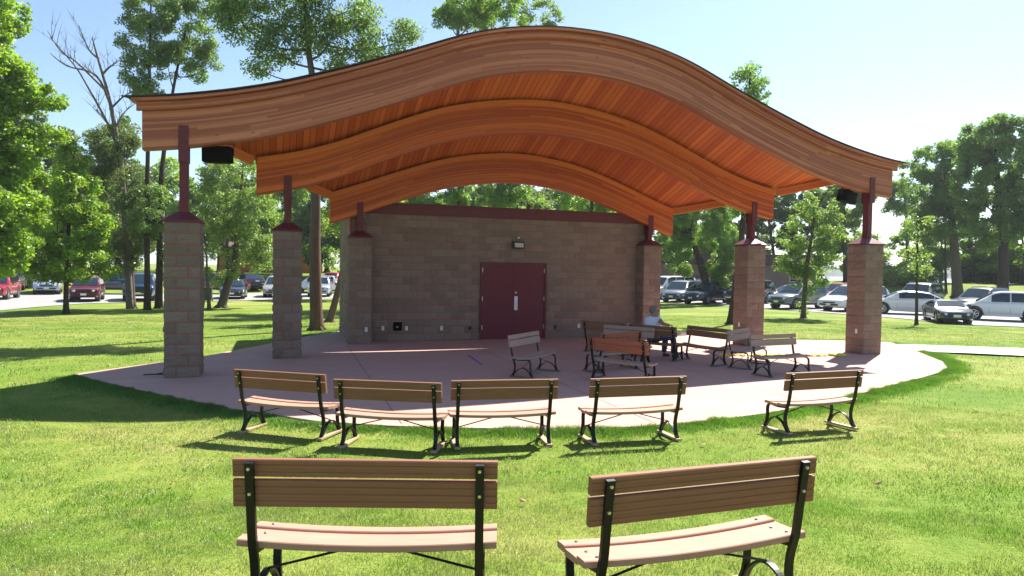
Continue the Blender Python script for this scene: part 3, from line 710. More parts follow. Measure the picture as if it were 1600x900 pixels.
# yellow and orange banner strip lying on the slab, ending in a disc
bn = empty('banner_strip', (5.4, 17.1, 0)); tag(bn, 'yellow and orange banner strip lying flat on the slab behind the benches', 'banner')
pp = [Vector((5.30, 17.15, 0)), Vector((5.75, 17.22, 0)), Vector((6.2, 17.2, 0)), Vector((6.7, 17.36, 0)), Vector((7.2, 17.42, 0)), Vector((7.7, 17.36, 0)), Vector((8.05, 17.45, 0))]
sp = spline(pp, 5)
for i in range(len(sp)-1):
    a, b = sp[i]-bn.location, sp[i+1]-bn.location; w = .11+.05*((i*37) % 5)/5*(1.6 if i < 16 else .7); nn = Vector((-(b-a).y, (b-a).x, 0)).normalized()*w
    h = .02+.028*((i*53) % 7)/7
    q = MB().add([a+nn+Vector((0, 0, .003)), a-nn+Vector((0, 0, .003)), b-nn+Vector((0, 0, .003)), b+nn+Vector((0, 0, .003)), a+nn*.8+Vector((0, 0, h)), a-nn*.8+Vector((0, 0, h)), b-nn*.8+Vector((0, 0, h)), b+nn*.8+Vector((0, 0, h))], [(4, 5, 6, 7), (0, 1, 5, 4), (1, 2, 6, 5), (2, 3, 7, 6), (3, 0, 4, 7)])
    q.build('flag', MAT['orange'] if i % 6 == 4 else MAT['yellow'], bn)
dsc = MB(); ring = [(0, .0), (.20, .0), (.22, .03), (.20, .055), (.0, .065)]
for i, (r_, z_) in enumerate(ring):
    for k in range(20): dsc.v.append((r_*math.cos(k*math.pi/10), r_*math.sin(k*math.pi/10), z_))
for i in range(4):
    for k in range(20): dsc.f.append((i*20+k, i*20+(k+1) % 20, (i+1)*20+(k+1) % 20, (i+1)*20+k)); dsc.uv.append(None)
d_ = dsc.build('floor_disc', MAT['lime'], None, smooth=True); d_.location = (8.42, 17.5, .002); tag(d_, 'flat yellow-green disc lying on the slab beside the front right pier', 'disc')

# ------------------------------------------------------------------ the seated man
SKIN = plain('skin', (.36, .17, .115), .55, 0.0, .1); HAIR = plain('grey_hair', (.15, .145, .14), .8, 0.0, .5, 60); SHIRT = plain('pale_shirt', (.64, .68, .80), .85, 0.0, .06)
JEANS = plain('blue_jeans', (.035, .065, .15), .85, 0.0, .35, 30); SHOE = plain('dark_shoes', (.03, .028, .027), .7)
def skin_mesh(name, chain_list, mat, parent, sub=2, root=0):
    """chain_list: list of polylines of (x,y,z,r); points shared by position are merged into one skeleton"""
    vs = []; rr = []; es = []; idx = {}
    for ch in chain_list:
        last = None
        for (x, y, z, r) in ch:
            k = (round(x, 4), round(y, 4), round(z, 4))
            if k not in idx: idx[k] = len(vs); vs.append((x, y, z)); rr.append(r)
            if last is not None and last != idx[k]: es.append((last, idx[k]))
            last = idx[k]
    me = bpy.data.meshes.new(name); me.from_pydata(vs, es, []); ob = bpy.data.objects.new(name, me); scn.collection.objects.link(ob)
    m = ob.modifiers.new('skin', 'SKIN'); m.use_smooth_shade = True
    sv = me.skin_vertices[0].data
    for i, r in enumerate(rr): sv[i].radius = (r, r) if not isinstance(r, tuple) else r; sv[i].use_root = (i == root)
    s2 = ob.modifiers.new('sub', 'SUBSURF'); s2.levels = sub; s2.render_levels = sub
    dg = bpy.context.evaluated_depsgraph_get(); new = bpy.data.meshes.new_from_object(ob.evaluated_get(dg)); new.name = name
    bpy.data.objects.remove(ob)
    new.materials.clear(); new.materials.append(mat); new.polygons.foreach_set('use_smooth', [True]*len(new.polygons))
    return link(bpy.data.objects.new(name, new), parent)
a6 = R(-41.2); man = empty('person', (3.35-math.sin(a6)*.15-.10*math.cos(a6), 16.17+math.cos(a6)*.15-.10*math.sin(a6), 0), a6)
tag(man, 'grey haired man in pale shirt and jeans sitting, one arm along the bench back', 'person')
PEL = (0, .15, .545, .135); CH = (.01, .05, .90, .155); NK = (.015, .035, 1.035, .072)
SR, SL = (.17, .03, .965, .068), (-.165, .06, .96, .068)
ER, HR = (.38, -.13, .875, .050), (.58, -.165, .855, .034)
EL_, HL = (-.23, .20, .72, .046), (-.10, .40, .60, .030)
body = [[PEL, (.005, .085, .70, .14), CH, NK, (.03, .045, 1.10, .068), (.035, .055, 1.15, .082), (.035, .06, 1.20, .082)],
        [CH, SR, (.285, -.05, .915, .056), ER, (.49, -.15, .862, .040), HR], [CH, SL, EL_, (-.17, .30, .66, .036), HL],
        [PEL, (.14, .20, .525, .10), (.32, .50, .505, .072), (.33, .53, .30, .055), (.31, .53, .10, .042), (.38, .60, .055, .036)],
        [PEL, (-.06, .21, .525, .10), (.08, .56, .505, .072), (.05, .60, .30, .055), (.03, .58, .10, .042), (.08, .66, .055, .036)]]
bodyo = skin_mesh('body', body, SKIN, man)
# fingers laid over the bench back (right hand) and on the knee (left hand)
for (hx, hy, hz_, dx, dy) in ((.58, -.165, .855, 1, 0), (-.10, .40, .60, .55, .8)):
    for k, ln in enumerate((.072, .082, .078, .062)):
        o_ = (k-1.5)*.019; px, py = -dy*o_, dx*o_
        skin_mesh('finger', [[(hx+px*.8, hy+py*.8, hz_, .011), (hx+px+dx*ln*.55, hy+py+dy*ln*.55, hz_+.004, .0095), (hx+px+dx*ln*.85, hy+py+dy*ln*.85, hz_-.012, .0085), (hx+px+dx*ln, hy+py+dy*ln, hz_-.032, .007)]], SKIN, bodyo, 1)
    skin_mesh('thumb', [[(hx-dx*.02-dy*.02, hy-dy*.02+dx*.02, hz_, .012), (hx+dx*.01-dy*.045, hy+dy*.01+dx*.045, hz_-.004, .0105), (hx+dx*.04-dy*.05, hy+dy*.04+dx*.05, hz_-.014, .008)]], SKIN, bodyo, 1)
# head facing right along the bench: face direction
FD = Vector((.80, .60, -.05)).normalized(); FS = Vector((-FD.y, FD.x, 0)).normalized(); FU = FS.cross(FD)*-1 if FS.cross(FD).z < 0 else FS.cross(FD)
HC = Vector((.04, .06, 1.15))
def hp(f, s, u): return HC+FD*f+FS*s+FU*u
def ellips(name, c, rf, rs, ru, mat, parent, cut=None, nseg=16, nring=10):
    mb = MB()
    for i in range(nring+1):
        th = math.pi*i/nring
        for k in range(nseg):
            ph = 2*math.pi*k/nseg; mb.v.append(tuple(c+FD*(rf*math.sin(th)*math.cos(ph))+FS*(rs*math.sin(th)*math.sin(ph))+FU*(ru*math.cos(th))))
    for i in range(nring):
        for k in range(nseg): mb.f.append((i*nseg+k, i*nseg+(k+1) % nseg, (i+1)*nseg+(k+1) % nseg, (i+1)*nseg+k)); mb.uv.append(None)
    o = mb.build(name, mat, parent, smooth=True)
    if cut:
        bm = bmesh.new(); bm.from_mesh(o.data)
        bmesh.ops.delete(bm, geom=[f for f in bm.faces if cut(f.calc_center_median()-HC)], context='FACES'); bm.to_mesh(o.data); bm.free()
    return o
hd = ellips('head', HC, .106, .082, .122, SKIN, bodyo)
ellips('jaw', hp(.035, 0, -.07), .055, .05, .05, SKIN, hd)
ellips('nose', hp(.102, 0, -.012), .022, .014, .024, SKIN, hd); ellips('mouth', hp(.084, 0, -.062), .01, .022, .006, plain('lips', (.30, .11, .09), .6), hd)
for s in (-1, 1):
    ellips('ear', hp(-.008, s*.076, -.01), .018, .009, .03, SKIN, hd); ellips('eye', hp(.084, s*.03, .012), .012, .014, .01, MAT['white'], hd)
ellips('hair', hp(-.014, 0, .018), .113, .091, .120, HAIR, man, cut=lambda d: d.dot(FD) > .015+.5*(d.dot(FU)-.03) or d.dot(FU) < -.06)
gm = MB()
for s in (-1, 1):
    gm.box(hp(.098, s*.033, .012), (.012, .012, .03)); gm.tube([hp(.10, s*.058, .016), hp(0, s*.08, .012)], .004, 5)
    gm.tube([hp(.104, s*.01, .016), hp(.104, s*.055, .016)], .012, 8)
gm.build('glasses', MAT['black'], man)
skin_mesh('shirt', [[(0, .15, .53, .155), (.005, .10, .70, .178), (.01, .06, .90, .178), (.014, .045, .985, .125), (.016, .04, 1.045, .075)], [(.01, .06, .90, .178), (.17, .03, .965, .082), (.285, -.05, .915, .070)], [(.01, .06, .90, .178), (-.165, .06, .96, .082), (-.205, .145, .82, .066)]], SHIRT, man)
skin_mesh('jeans', [[(0, .15, .545, .146), (.14, .20, .53, .112), (.32, .50, .51, .088), (.33, .53, .30, .074), (.31, .53, .10, .064)], [(0, .15, .545, .146), (-.06, .21, .53, .112), (.08, .56, .51, .088), (.05, .60, .30, .074), (.03, .58, .10, .064)]], JEANS, man)
for (x, y) in ((.32, .55), (.045, .60)): skin_mesh('shoe', [[(x-.03, y-.05, .05, .045), (x+.03, y+.03, .045, .047), (x+.09, y+.10, .035, .036)]], SHOE, man)

# ------------------------------------------------------------------ trees
def leaf_cloud(name, clumps, n_per, leaf, mat, parent, seed, squash=.8, droop=0.0):
    """clumps: (x, y, z, r): many small two-triangle leaves scattered through each clump"""
    g = np.random.default_rng(seed); P = []; T = []
    for (x, y, z, r) in clumps:
        n = max(8, int(3.4*n_per*(r/.6)**2)); d = g.normal(size=(n, 3)); d /= np.linalg.norm(d, axis=1)[:, None]
        q = d*(g.random((n, 1))**.42)*r; q[:, 2] *= squash
        q[:, 2] -= droop*(q[:, 0]**2+q[:, 1]**2)
        P.append(q+np.array([x, y, z])); T.append(np.clip(.5+g.normal()*.22+g.normal(size=n)*.15, 0, 1))
    P = np.concatenate(P); T = np.concatenate(T); n = len(P)
    a = g.normal(size=(n, 3)); a[:, 2] = a[:, 2]*.6-.25; a /= np.linalg.norm(a, axis=1)[:, None]
    b = np.cross(a, g.normal(size=(n, 3))); b /= np.linalg.norm(b, axis=1)[:, None]; c = np.cross(a, b)
    L = leaf*.80*g.uniform(.6, 1.45, (n, 1))
    V = np.stack([P-a*L*.5, P+b*L*.34+c*L*.08, P+a*L*.5, P-b*L*.34+c*L*.08], 1).reshape(-1, 3)
    me = bpy.data.meshes.new(name); me.vertices.add(4*n); me.loops.add(4*n); me.polygons.add(n)
    me.vertices.foreach_set('co', V.astype(np.float32).ravel()); me.loops.foreach_set('vertex_index', np.arange(4*n, dtype=np.int32))
    me.polygons.foreach_set('loop_start', np.arange(0, 4*n, 4, dtype=np.int32)); me.polygons.foreach_set('loop_total', np.full(n, 4, np.int32))
    me.update(calc_edges=True); at = me.attributes.new('tone', 'FLOAT', 'POINT'); at.data.foreach_set('value', np.repeat(T, 4).astype(np.float32))
    me.materials.append(mat); o = bpy.data.objects.new(name, me); return link(o, parent)
def tree(name, loc, yaw, trunk, crowns, r0, label, cat, group, leafmat, barkmat='bark', n_per=55, leaf=.16, dens=1.0, seed=1, clump=.42, tiny=.30, droop=0.0, extra=()):
    e = empty(name, (loc[0], loc[1], loc[2]-.05), yaw); tag(e, label, cat, group); g = random.Random(seed)
    tb = MB(); pts = [Vector((x, 0, z)) for x, z in trunk]; top = trunk[-1][1]
    for i in range(1, len(pts)-1): pts[i].y += g.uniform(-.12, .12)*r0*4
    sp = spline(pts, 6); nn = len(sp); rads = [r0*(1.28 if i == 0 else 1.12 if i == 1 else 1)*(1-.78*(i/(nn-1))**1.1) for i in range(nn)]
    tb.tube(sp, rads, 10)
    clumps = []
    for (cx, cz, rx, rz) in crowns:
        ry = (rx+rz)/2*.95; n = max(5, int(dens*6.2*(rx*rz*ry)**(2/3)/(clump*clump)*.30))
        for k in range(n):
            while True:
                d = Vector((g.uniform(-1, 1), g.uniform(-1, 1), g.uniform(-1, 1)))
                if .25 < d.length < 1: break
            d *= (d.length**-.45); rr = clump*g.uniform(.55, 1.25)
            f = 1-.55*rr/max(rx, rz, .5)
            clumps.append((cx+d.x*rx*f, d.y*ry*f, cz+d.z*rz*f, rr))
    # limbs reaching a share of the clumps
    for (cx, cz, rx, rz) in crowns:
        mine = [c for c in clumps if ((c[0]-cx)/rx)**2+((c[2]-cz)/rz)**2 < 1.0]; g.shuffle(mine)
        zt = cz-rz*.9
        i0 = min(range(nn), key=lambda i: abs(sp[i].z-zt)+.35*abs(sp[i].x-cx)); i0 = min(max(i0, nn//8), nn-2)
        hub = Vector((cx+g.uniform(-.2, .2)*rx, g.uniform(-.25, .25)*rx, cz-rz*.25)); a = sp[i0]
        rl = min(rads[i0]*.5, .02+.022*max(rx, rz))
        m1 = a.lerp(hub, .5)+Vector((0, g.uniform(-.15, .15), -.12*(hub-a).length)); L = spline([a, m1, hub], 4)
        tb.tube(L, [rl*(1-.55*i/(len(L)-1)) for i in range(len(L))], 7)
        for c in mine[:min(9, 3+int(3*rx*rz))]:
            t = Vector(c[:3]); m2 = hub.lerp(t, .5)+Vector((g.uniform(-.12, .12), g.uniform(-.12, .12), -.08)); L2 = spline([hub, m2, t], 3)
            tb.tube(L2, [rl*.42*(1-.7*i/(len(L2)-1)) for i in range(len(L2))], 5)
    for k in range(7):
        aa = k*math.pi*2/7+g.uniform(-.3, .3); tb.tube([(math.cos(aa)*r0*.5, math.sin(aa)*r0*.5, .4*r0+.1), (math.cos(aa)*r0*1.35, math.sin(aa)*r0*1.35, .05), (math.cos(aa)*r0*2.0, math.sin(aa)*r0*2.0, -.08)], [r0*.45, r0*.32, r0*.1], 6)
    tb.build('trunk', MAT[barkmat], e, smooth=True, fix=False)
    for (cx, cy, cz, rr) in extra: clumps.append((cx, cy, cz, rr))
    if clumps: leaf_cloud('crown', clumps, n_per, leaf, MAT[leafmat], e, seed, droop=droop)
    return e
def bare_tree(name, loc, yaw, trunk, r0, label, barkmat, limbs, seed=3):
    e = empty(name, (loc[0], loc[1], loc[2]-.05), yaw); tag(e, label, 'dead tree'); g = random.Random(seed)
    tb = MB(); sp = spline([Vector((x, 0, z)) for x, z in trunk], 5); nn = len(sp); tb.tube(sp, [r0*(1-.88*(i/(nn-1))) for i in range(nn)], 8); tb.build('trunk', MAT[barkmat], e, smooth=True, fix=False)
    for pts in limbs:
        lb = MB(); P = spline([Vector((x, g.uniform(-.5, .5)*(k > 0), z)) for k, (x, z) in enumerate(pts)], 4); r1 = r0*.34; m = len(P)
        lb.tube(P, [r1*(1-.85*i/(m-1))+.006 for i in range(m)], 6)
        for k in range(9):
            i = g.randrange(m//4, m-1); d = (P[i+1]-P[i]).normalized(); q = P[i]; s = g.choice((-1, 1))
            dd = (d+Vector((s*g.uniform(.3, .8), g.uniform(-.6, .6), g.uniform(-.2, .6)))).normalized(); ln = g.uniform(.5, 1.5)
            e1 = q+dd*ln*.5+Vector((0, 0, .08)); e2 = q+dd*ln+Vector((s*.1, 0, .25)); lb.tube([q, e1, e2], [.016, .011, .004], 4)
            for w in range(2): lb.tube([e1, e1+Vector((g.uniform(-.35, .35), g.uniform(-.3, .3), g.uniform(.1, .5)))], [.008, .003], 4)
        lb.build('branch', MAT[barkmat], e, smooth=True, fix=False)
    return e
TREES = [
    ('maple', (-23.73, 29.68, -0.53), 0.675, [(0.0, 0.0), (0.17, 5.62), (0.57, 11.24)], [(0.37, 13.55, 1.96, 1.68), (1.47, 10.14, 2.24, 0.84), (0.57, 10.68, 2.24, 1.68), (0.66, 7.63, 2.38, 1.4), (1.35, 8.42, 2.38, 0.62), (0.65, 5.09, 2.38, 1.68), (0.75, 3.12, 2.1, 1.26), (1.57, 6.59, 1.4, 1.12), (-.4, 8.8, 2.3, 1.9), (-.2, 12.2, 2.2, 1.6), (.2, 4.2, 2.4, 1.4)], 0.308),
    ('young_maple', (-23.03, 35.06, -0.58), 0.581, [(0.0, 0.0), (0.04, 2.98), (0.27, 6.61), (0.39, 8.43)], [(0.38, 8.1, 0.93, 1.06), (0.27, 6.28, 1.72, 1.49), (-0.07, 4.45, 2.38, 1.49), (0.2, 2.81, 2.58, 1.19), (1.34, 4.69, 1.16, 1.32), (-1.16, 2.95, 1.32, 1.32)], 0.132),
    ('dead_tree', (-22.07, 39.22, -0.58), 0.512, [(0.0, 0.0), (-0.16, 3.8), (-0.41, 8.03), (-0.78, 10.67), (-1.09, 12.36), (-1.61, 14.38), (-1.82, 15.3)], [], 0.203),
    ('ash_tree', (-20.85, 40.07, -0.58), 0.480, [(0.0, 0.0), (0.13, 6.86), (0.26, 9.12), (0.77, 13.04), (1.51, 17.02)], [(1.48, 16.41, 1.7, 2.08), (2.28, 14.65, 1.13, 1.21), (0.46, 14.57, 0.95, 1.32), (1.75, 18.34, 1.89, 1.13), (0.91, 3.12, 0.95, 1.13)], 0.189),
    ('ash_tree', (-20.86, 38.84, -0.58), 0.493, [(0.0, 0.0), (0.0, 6.72), (0.1, 12.52), (0.19, 17.56)], [(-0.25, 15.33, 1.39, 1.65), (-0.69, 13.3, 0.81, 1.17), (0.32, 17.05, 1.65, 1.28), (-0.06, 12.5, 1.1, 0.92), (0.07, 5.63, 1.47, 1.83)], 0.165),
    ('larch', (-22.2, 39.72, -0.58), 0.510, [(0.0, 0.0), (-0.13, 3.81), (-0.38, 8.61)], [(-1.34, 9.07, 1.42, 1.69), (-0.7, 7.12, 1.8, 1.69), (-0.06, 4.93, 1.87, 1.87), (-0.87, 3.24, 1.69, 1.31), (-0.38, 10.09, 0.94, 1.12), (-1.81, 7.76, 0.94, 1.5)], 0.187),
    ('leaning_tree', (-17.8, 41.53, -0.58), 0.405, [(0.0, 0.0), (0.43, 1.61), (0.79, 3.19), (1.03, 5.95), (1.24, 8.71)], [(1.06, 7.71, 2.15, 1.76), (-0.02, 5.9, 1.76, 1.57), (1.99, 5.6, 1.57, 1.96), (0.6, 3.77, 1.88, 1.25), (-0.56, 7.8, 0.98, 1.18), (-0.01, 2.0, 1.18, 0.71), (2.38, 3.22, 0.98, 1.18)], 0.274),
    ('sapling', (-17.67, 39.65, -0.58), 0.419, [(0.0, 0.0), (-0.11, 2.02), (-0.18, 3.88)], [(-0.18, 4.25, 0.82, 1.31), (-0.31, 2.76, 0.67, 0.75)], 0.112),
    ('big_tree', (-6.59, 22.98, -0.08), 0.279, [(0.0, 0.0), (-0.08, 2.51), (-0.07, 4.67), (-0.14, 7.87), (-0.37, 9.75), (-0.51, 12.26)], [(-2.27, 10.17, 1.08, 0.76), (-1.38, 9.44, 0.87, 0.76), (0.04, 9.8, 1.19, 0.87), (1.94, 9.68, 1.08, 0.76), (2.91, 10.32, 0.61, 0.61), (-0.99, 10.73, 1.3, 0.87), (0.86, 10.96, 1.3, 0.87), (-0.39, 12.28, 2.39, 1.08), (-1.97, 8.75, 0.54, 0.33), (0.88, 8.92, 0.98, 0.39), (-2.76, 10.93, 0.87, 0.65)], 0.217),
    ('crooked_tree', (-7.52, 27.94, -0.23), 0.263, [(0.0, 0.0), (0.3, 1.16), (0.72, 3.02), (1.04, 4.35), (1.39, 5.95)], [(0.12, 4.32, 0.69, 1.19), (0.75, 5.39, 1.19, 1.05), (-0.07, 2.74, 0.47, 0.58), (1.92, 5.71, 1.32, 1.05)], 0.158),
    ('behind_tree', (-3.21, 43.88, -0.58), 0.073, [(0.0, 0.0), (-0.18, 7.55), (-0.41, 15.7), (-0.59, 19.74)], [(-1.41, 7.03, 1.99, 0.99), (-3.44, 6.86, 1.66, 0.83), (0.28, 18.97, 1.86, 1.24), (1.7, 19.63, 2.07, 1.24), (-0.94, 18.51, 1.24, 0.83), (0.55, 13.7, 3.31, 3.31)], 0.269),
    ('behind_tree', (-1.16, 49.99, -0.58), 0.023, [(0.0, 0.0), (-0.24, 6.86), (-0.55, 8.72), (-0.89, 19.39)], [(-0.12, 8.03, 1.65, 1.32), (1.05, 8.28, 1.41, 1.04), (-0.31, 21.01, 2.59, 1.41), (-1.72, 21.67, 2.36, 1.32), (-0.46, 15.24, 3.3, 3.77)], 0.236),
    ('behind_tree', (1.34, 53.98, -0.58), -0.025, [(0.0, 0.0), (-0.12, 7.23), (-0.15, 9.25), (0.26, 20.78)], [(-0.18, 8.14, 1.53, 1.02), (0.99, 7.75, 1.27, 0.71), (0.58, 22.68, 2.14, 1.43), (-0.06, 16.29, 3.05, 4.07)], 0.204),
    ('behind_tree', (4.94, 41.71, -0.54), -0.118, [(0.0, 0.0), (-0.12, 6.23), (-0.29, 9.34)], [(-0.52, 6.81, 1.89, 0.87), (0.65, 6.54, 1.57, 0.79), (-0.37, 9.34, 2.36, 1.97)], 0.177),
    ('behind_tree', (-10.73, 57.0, -0.58), 0.186, [(0.0, 0.0), (0.03, 7.83), (0.2, 11.57)], [(-0.09, 8.89, 2.96, 1.88), (-2.17, 7.76, 2.42, 1.88)], 0.242),
    ('tall_tree', (9.81, 30.4, -0.24), -0.312, [(0.0, 0.0), (0.2, 1.93), (0.41, 4.49), (0.53, 7.32), (0.56, 11.25)], [(0.57, 10.83, 0.8, 0.92), (1.01, 10.24, 0.52, 0.63), (0.27, 10.14, 0.72, 0.72), (0.53, 8.16, 1.0, 1.43), (0.38, 5.63, 1.0, 0.86)], 0.172),
    ('oak', (15.74, 53.79, -0.42), -0.285, [(0.0, 0.0), (-0.54, 2.22), (-1.38, 4.75), (-2.52, 7.05), (-3.17, 9.36)], [(-1.14, 7.04, 2.79, 1.62), (-2.67, 4.49, 1.62, 1.42), (0.48, 4.51, 1.77, 2.28), (0.82, 2.25, 1.01, 1.12), (-3.37, 6.8, 1.52, 1.52), (-1.18, 8.81, 3.04, 1.27), (-2.53, 2.7, 1.27, 0.61)], 0.355),
    ('young_maple', (16.1, 37.46, -0.38), -0.406, [(0.0, 0.0), (0.09, 2.72), (0.3, 4.48), (0.51, 6.4)], [(0.55, 6.05, 1.2, 1.06), (-0.02, 4.66, 1.7, 1.2), (0.39, 3.43, 1.59, 1.13), (-0.57, 3.07, 1.06, 0.88), (0.27, 2.02, 1.24, 0.64), (1.31, 4.82, 0.88, 1.06)], 0.141),
    ('lake_tree', (28.93, 74.59, 1.2), -0.370, [(0.0, 0.0), (-0.35, 3.4), (-0.98, 7.62), (-0.76, 11.81)], [(-1.0, 8.32, 2.81, 2.81), (0.37, 6.2, 2.11, 2.11), (-1.55, 4.1, 1.55, 1.76)], 0.211),
    ('lake_tree', (30.06, 73.06, 1.12), -0.390, [(0.0, 0.0), (-0.04, 4.15), (-0.12, 9.63)], [(-0.04, 8.94, 3.44, 2.75), (0.66, 6.2, 2.41, 2.06), (-0.7, 4.84, 1.72, 1.51)], 0.310),
    ('lake_tree', (32.59, 71.97, 1.12), -0.425, [(0.0, 0.0), (-0.17, 4.15), (-0.38, 9.55)], [(0.05, 7.52, 3.05, 2.71), (1.6, 6.49, 2.03, 2.37), (1.06, 3.81, 2.03, 1.02)], 0.271),
    ('lake_tree', (33.53, 68.2, 0.75), -0.457, [(0.0, 0.0), (-0.23, 4.39), (-0.49, 9.52)], [(0.22, 8.86, 2.57, 1.93), (1.04, 10.1, 2.57, 1.61), (-1.23, 8.91, 1.93, 1.93)], 0.289),
    ('willow', (42.24, 72.61, 1.27), -0.527, [(0.0, 0.0), (-0.1, 3.49), (-0.41, 8.26), (-0.8, 11.69)], [(-0.68, 11.34, 2.19, 1.71), (0.16, 8.92, 2.6, 1.91), (-1.32, 8.98, 1.5, 2.05), (1.11, 6.19, 1.71, 1.71)], 0.239),
    ('young_tree', (19.91, 33.35, -0.36), -0.538, [(0.0, 0.0), (-0.05, 2.77), (-0.07, 5.27)], [(-0.03, 4.8, 0.76, 0.88), (-0.16, 3.55, 0.82, 0.69), (0.14, 2.77, 0.57, 0.44)], 0.079),
    ('park_tree', (39.53, 60.18, 0.14), -0.581, [(0.0, 0.0), (-0.49, 5.37), (-0.99, 9.36), (-1.58, 13.09)], [(-1.64, 11.96, 2.55, 2.27), (-2.79, 9.45, 2.38, 2.27), (-0.13, 9.32, 2.55, 2.55), (-1.01, 6.8, 3.12, 1.98), (-2.96, 6.56, 1.98, 1.7), (-0.25, 13.26, 1.98, 1.42)], 0.425),
    ('park_tree', (39.82, 55.12, -0.31), -0.626, [(0.0, 0.0), (-0.07, 5.07), (-0.43, 8.71), (-0.85, 12.88)], [(-1.09, 13.68, 2.6, 1.97), (0.63, 12.24, 2.34, 3.12), (-1.62, 9.81, 2.34, 2.6), (0.77, 7.63, 2.34, 2.6), (-0.86, 6.12, 2.34, 1.56), (2.13, 9.6, 2.08, 4.16), (-2.35, 12.49, 1.56, 1.56)], 0.442),
    ('thin_tree', (39.84, 62.36, 0.44), -0.569, [(0.0, 0.0), (-0.17, 4.0), (-0.32, 7.52)], [(-0.2, 6.93, 1.47, 2.06)], 0.118),
]
# label, category, group, leaves, bark, leaves per clump, leaf size, clump radius, density
NEAR, TALL = 'trees on the lawn around the stage', 'trees behind the stage'
TP = [
 ('big bright green maple at the far left edge, branches reaching in', 'tree', NEAR, 'leaf_maple', 'bark', 95, .19, .46, 1.9),
 ('young round maple with a thin dark trunk in front of the maroon wagon', 'tree', NEAR, 'leaf_maple', 'bark_dark', 95, .17, .42, 1.6),
 None,
 ('tall slender tree whose trunk bends right behind the left roof corner', 'tree', NEAR, 'leaf_ash', 'bark_dark', 85, 0.15, 0.4, 2.0),
 ('tall slender tree with a straight trunk left of the front left pier', 'tree', NEAR, 'leaf_ash', 'bark_dark', 85, 0.15, 0.4, 2.0),
 ('drooping olive green tree in front of the blue sport utility vehicle', 'tree', NEAR, 'leaf_olive', 'bark', 100, .13, .45, 1.7),
 ('leaning pale green tree beside the black sedan', 'tree', NEAR, 'leaf_pale', 'bark', 70, .15, .42, 1.6),
 ('thin sapling beside the green bin', 'tree', NEAR, 'leaf_pale', 'bark', 70, .13, .32, 1.0),
 ('very tall tree with a thick straight trunk just left of the stage building', 'tree', NEAR, 'leaf_ash', 'bark', 90, 0.1, 0.38, 3.6),
 ('crooked leaning tree at the left corner of the stage building', 'tree', NEAR, 'leaf_pale', 'bark', 70, .13, .34, 1.4),
 ('tall tree whose thick trunk shows under the roof above the doors', 'tree', TALL, 'leaf_green', 'bark', 70, .20, .48, 1.4),
 ('tall tree whose top shows left of the roof crest, trunk right of the thick one', 'tree', TALL, 'leaf_green', 'bark_dark', 70, .20, .48, 1.4),
 ('tall thin tree behind the stage with sky around it, peeking over the roof crest', 'tree', TALL, 'leaf_pale', 'bark_dark', 60, .20, .46, 1.1),
 ('dense low tree behind the right half of the stage building', 'tree', TALL, 'leaf_green', 'bark', 90, .17, .45, 1.0),
 ('bushy tree behind the left end of the stage building', 'tree', TALL, 'leaf_maple', 'bark', 80, .19, .50, 1.4),
 ('slim tree behind the middle right pier with its tip above the roof', 'tree', NEAR, 'leaf_green', 'bark_dark', 95, 0.12, 0.32, 1.6),
 ('spreading dark oak with a bent trunk in front of the navy minivan', 'tree', NEAR, 'leaf_green', 'bark_dark', 85, 0.18, 0.48, 1.9),
 ('young maple with sprouts at its base in front of the grey-green vehicle', 'tree', NEAR, 'leaf_pale', 'bark', 80, .16, .36, 1.3),
 ('lakeside tree with a forked trunk, farthest left by the water', 'tree', 'trees along the lake shore', 'leaf_dark', 'bark_dark', 70, .27, .65, .9),
 ('lakeside tree with a thick dark trunk, second from the left by the water', 'tree', 'trees along the lake shore', 'leaf_dark', 'bark_dark', 70, .27, .65, 1.0),
 ('lakeside tree behind the young maple with the sprouts', 'tree', 'trees along the lake shore', 'leaf_green', 'bark_dark', 80, 0.25, 0.65, 1.3),
 ('lakeside tree with a straight trunk just left of the front right pier', 'tree', 'trees along the lake shore', 'leaf_green', 'bark_dark', 75, 0.25, 0.62, 1.2),
 ('pale drooping willow by the lake right of the front right pier', 'tree', 'trees along the lake shore', 'leaf_pale', 'bark', 55, .24, .60, 1.1),
 ('thin young tree on the lawn in front of the white sedan', 'tree', NEAR, 'leaf_pale', 'bark_dark', 45, .15, .32, .8),
 ('large park tree with a leaning trunk on the bank behind the parked cars', 'tree', 'park trees on the right bank', 'leaf_green', 'bark', 70, 0.22, 0.58, 1.4),
 ('largest rounded tree at the right edge above the white hatchback', 'tree', 'park trees on the right bank', 'leaf_green', 'bark_dark', 80, 0.22, 0.58, 1.6),
 ('thin tree standing close left of the leaning park tree', 'tree', 'park trees on the right bank', 'leaf_pale', 'bark_dark', 60, .22, .5, .9),
]
for i, (tr, tp) in enumerate(zip(TREES, TP)):
    nm, loc, yaw, trunk, crowns, r0 = tr
    if tp is None: continue
    lb, ct, gp_, lf, bk, npc, lsz, cl, dn = tp
    ex = [(0.05, 0, .45, .28), (-.1, .05, .8, .25), (.12, -.05, 1.05, .22)] if 'sprouts at its base' in lb else ()
    tree(nm, loc, yaw, trunk, crowns, r0, lb, ct, gp_, lf, bk, npc, lsz, dn, 11+i, cl, droop=.25 if nm in ('larch', 'willow') else 0.0, extra=ex)
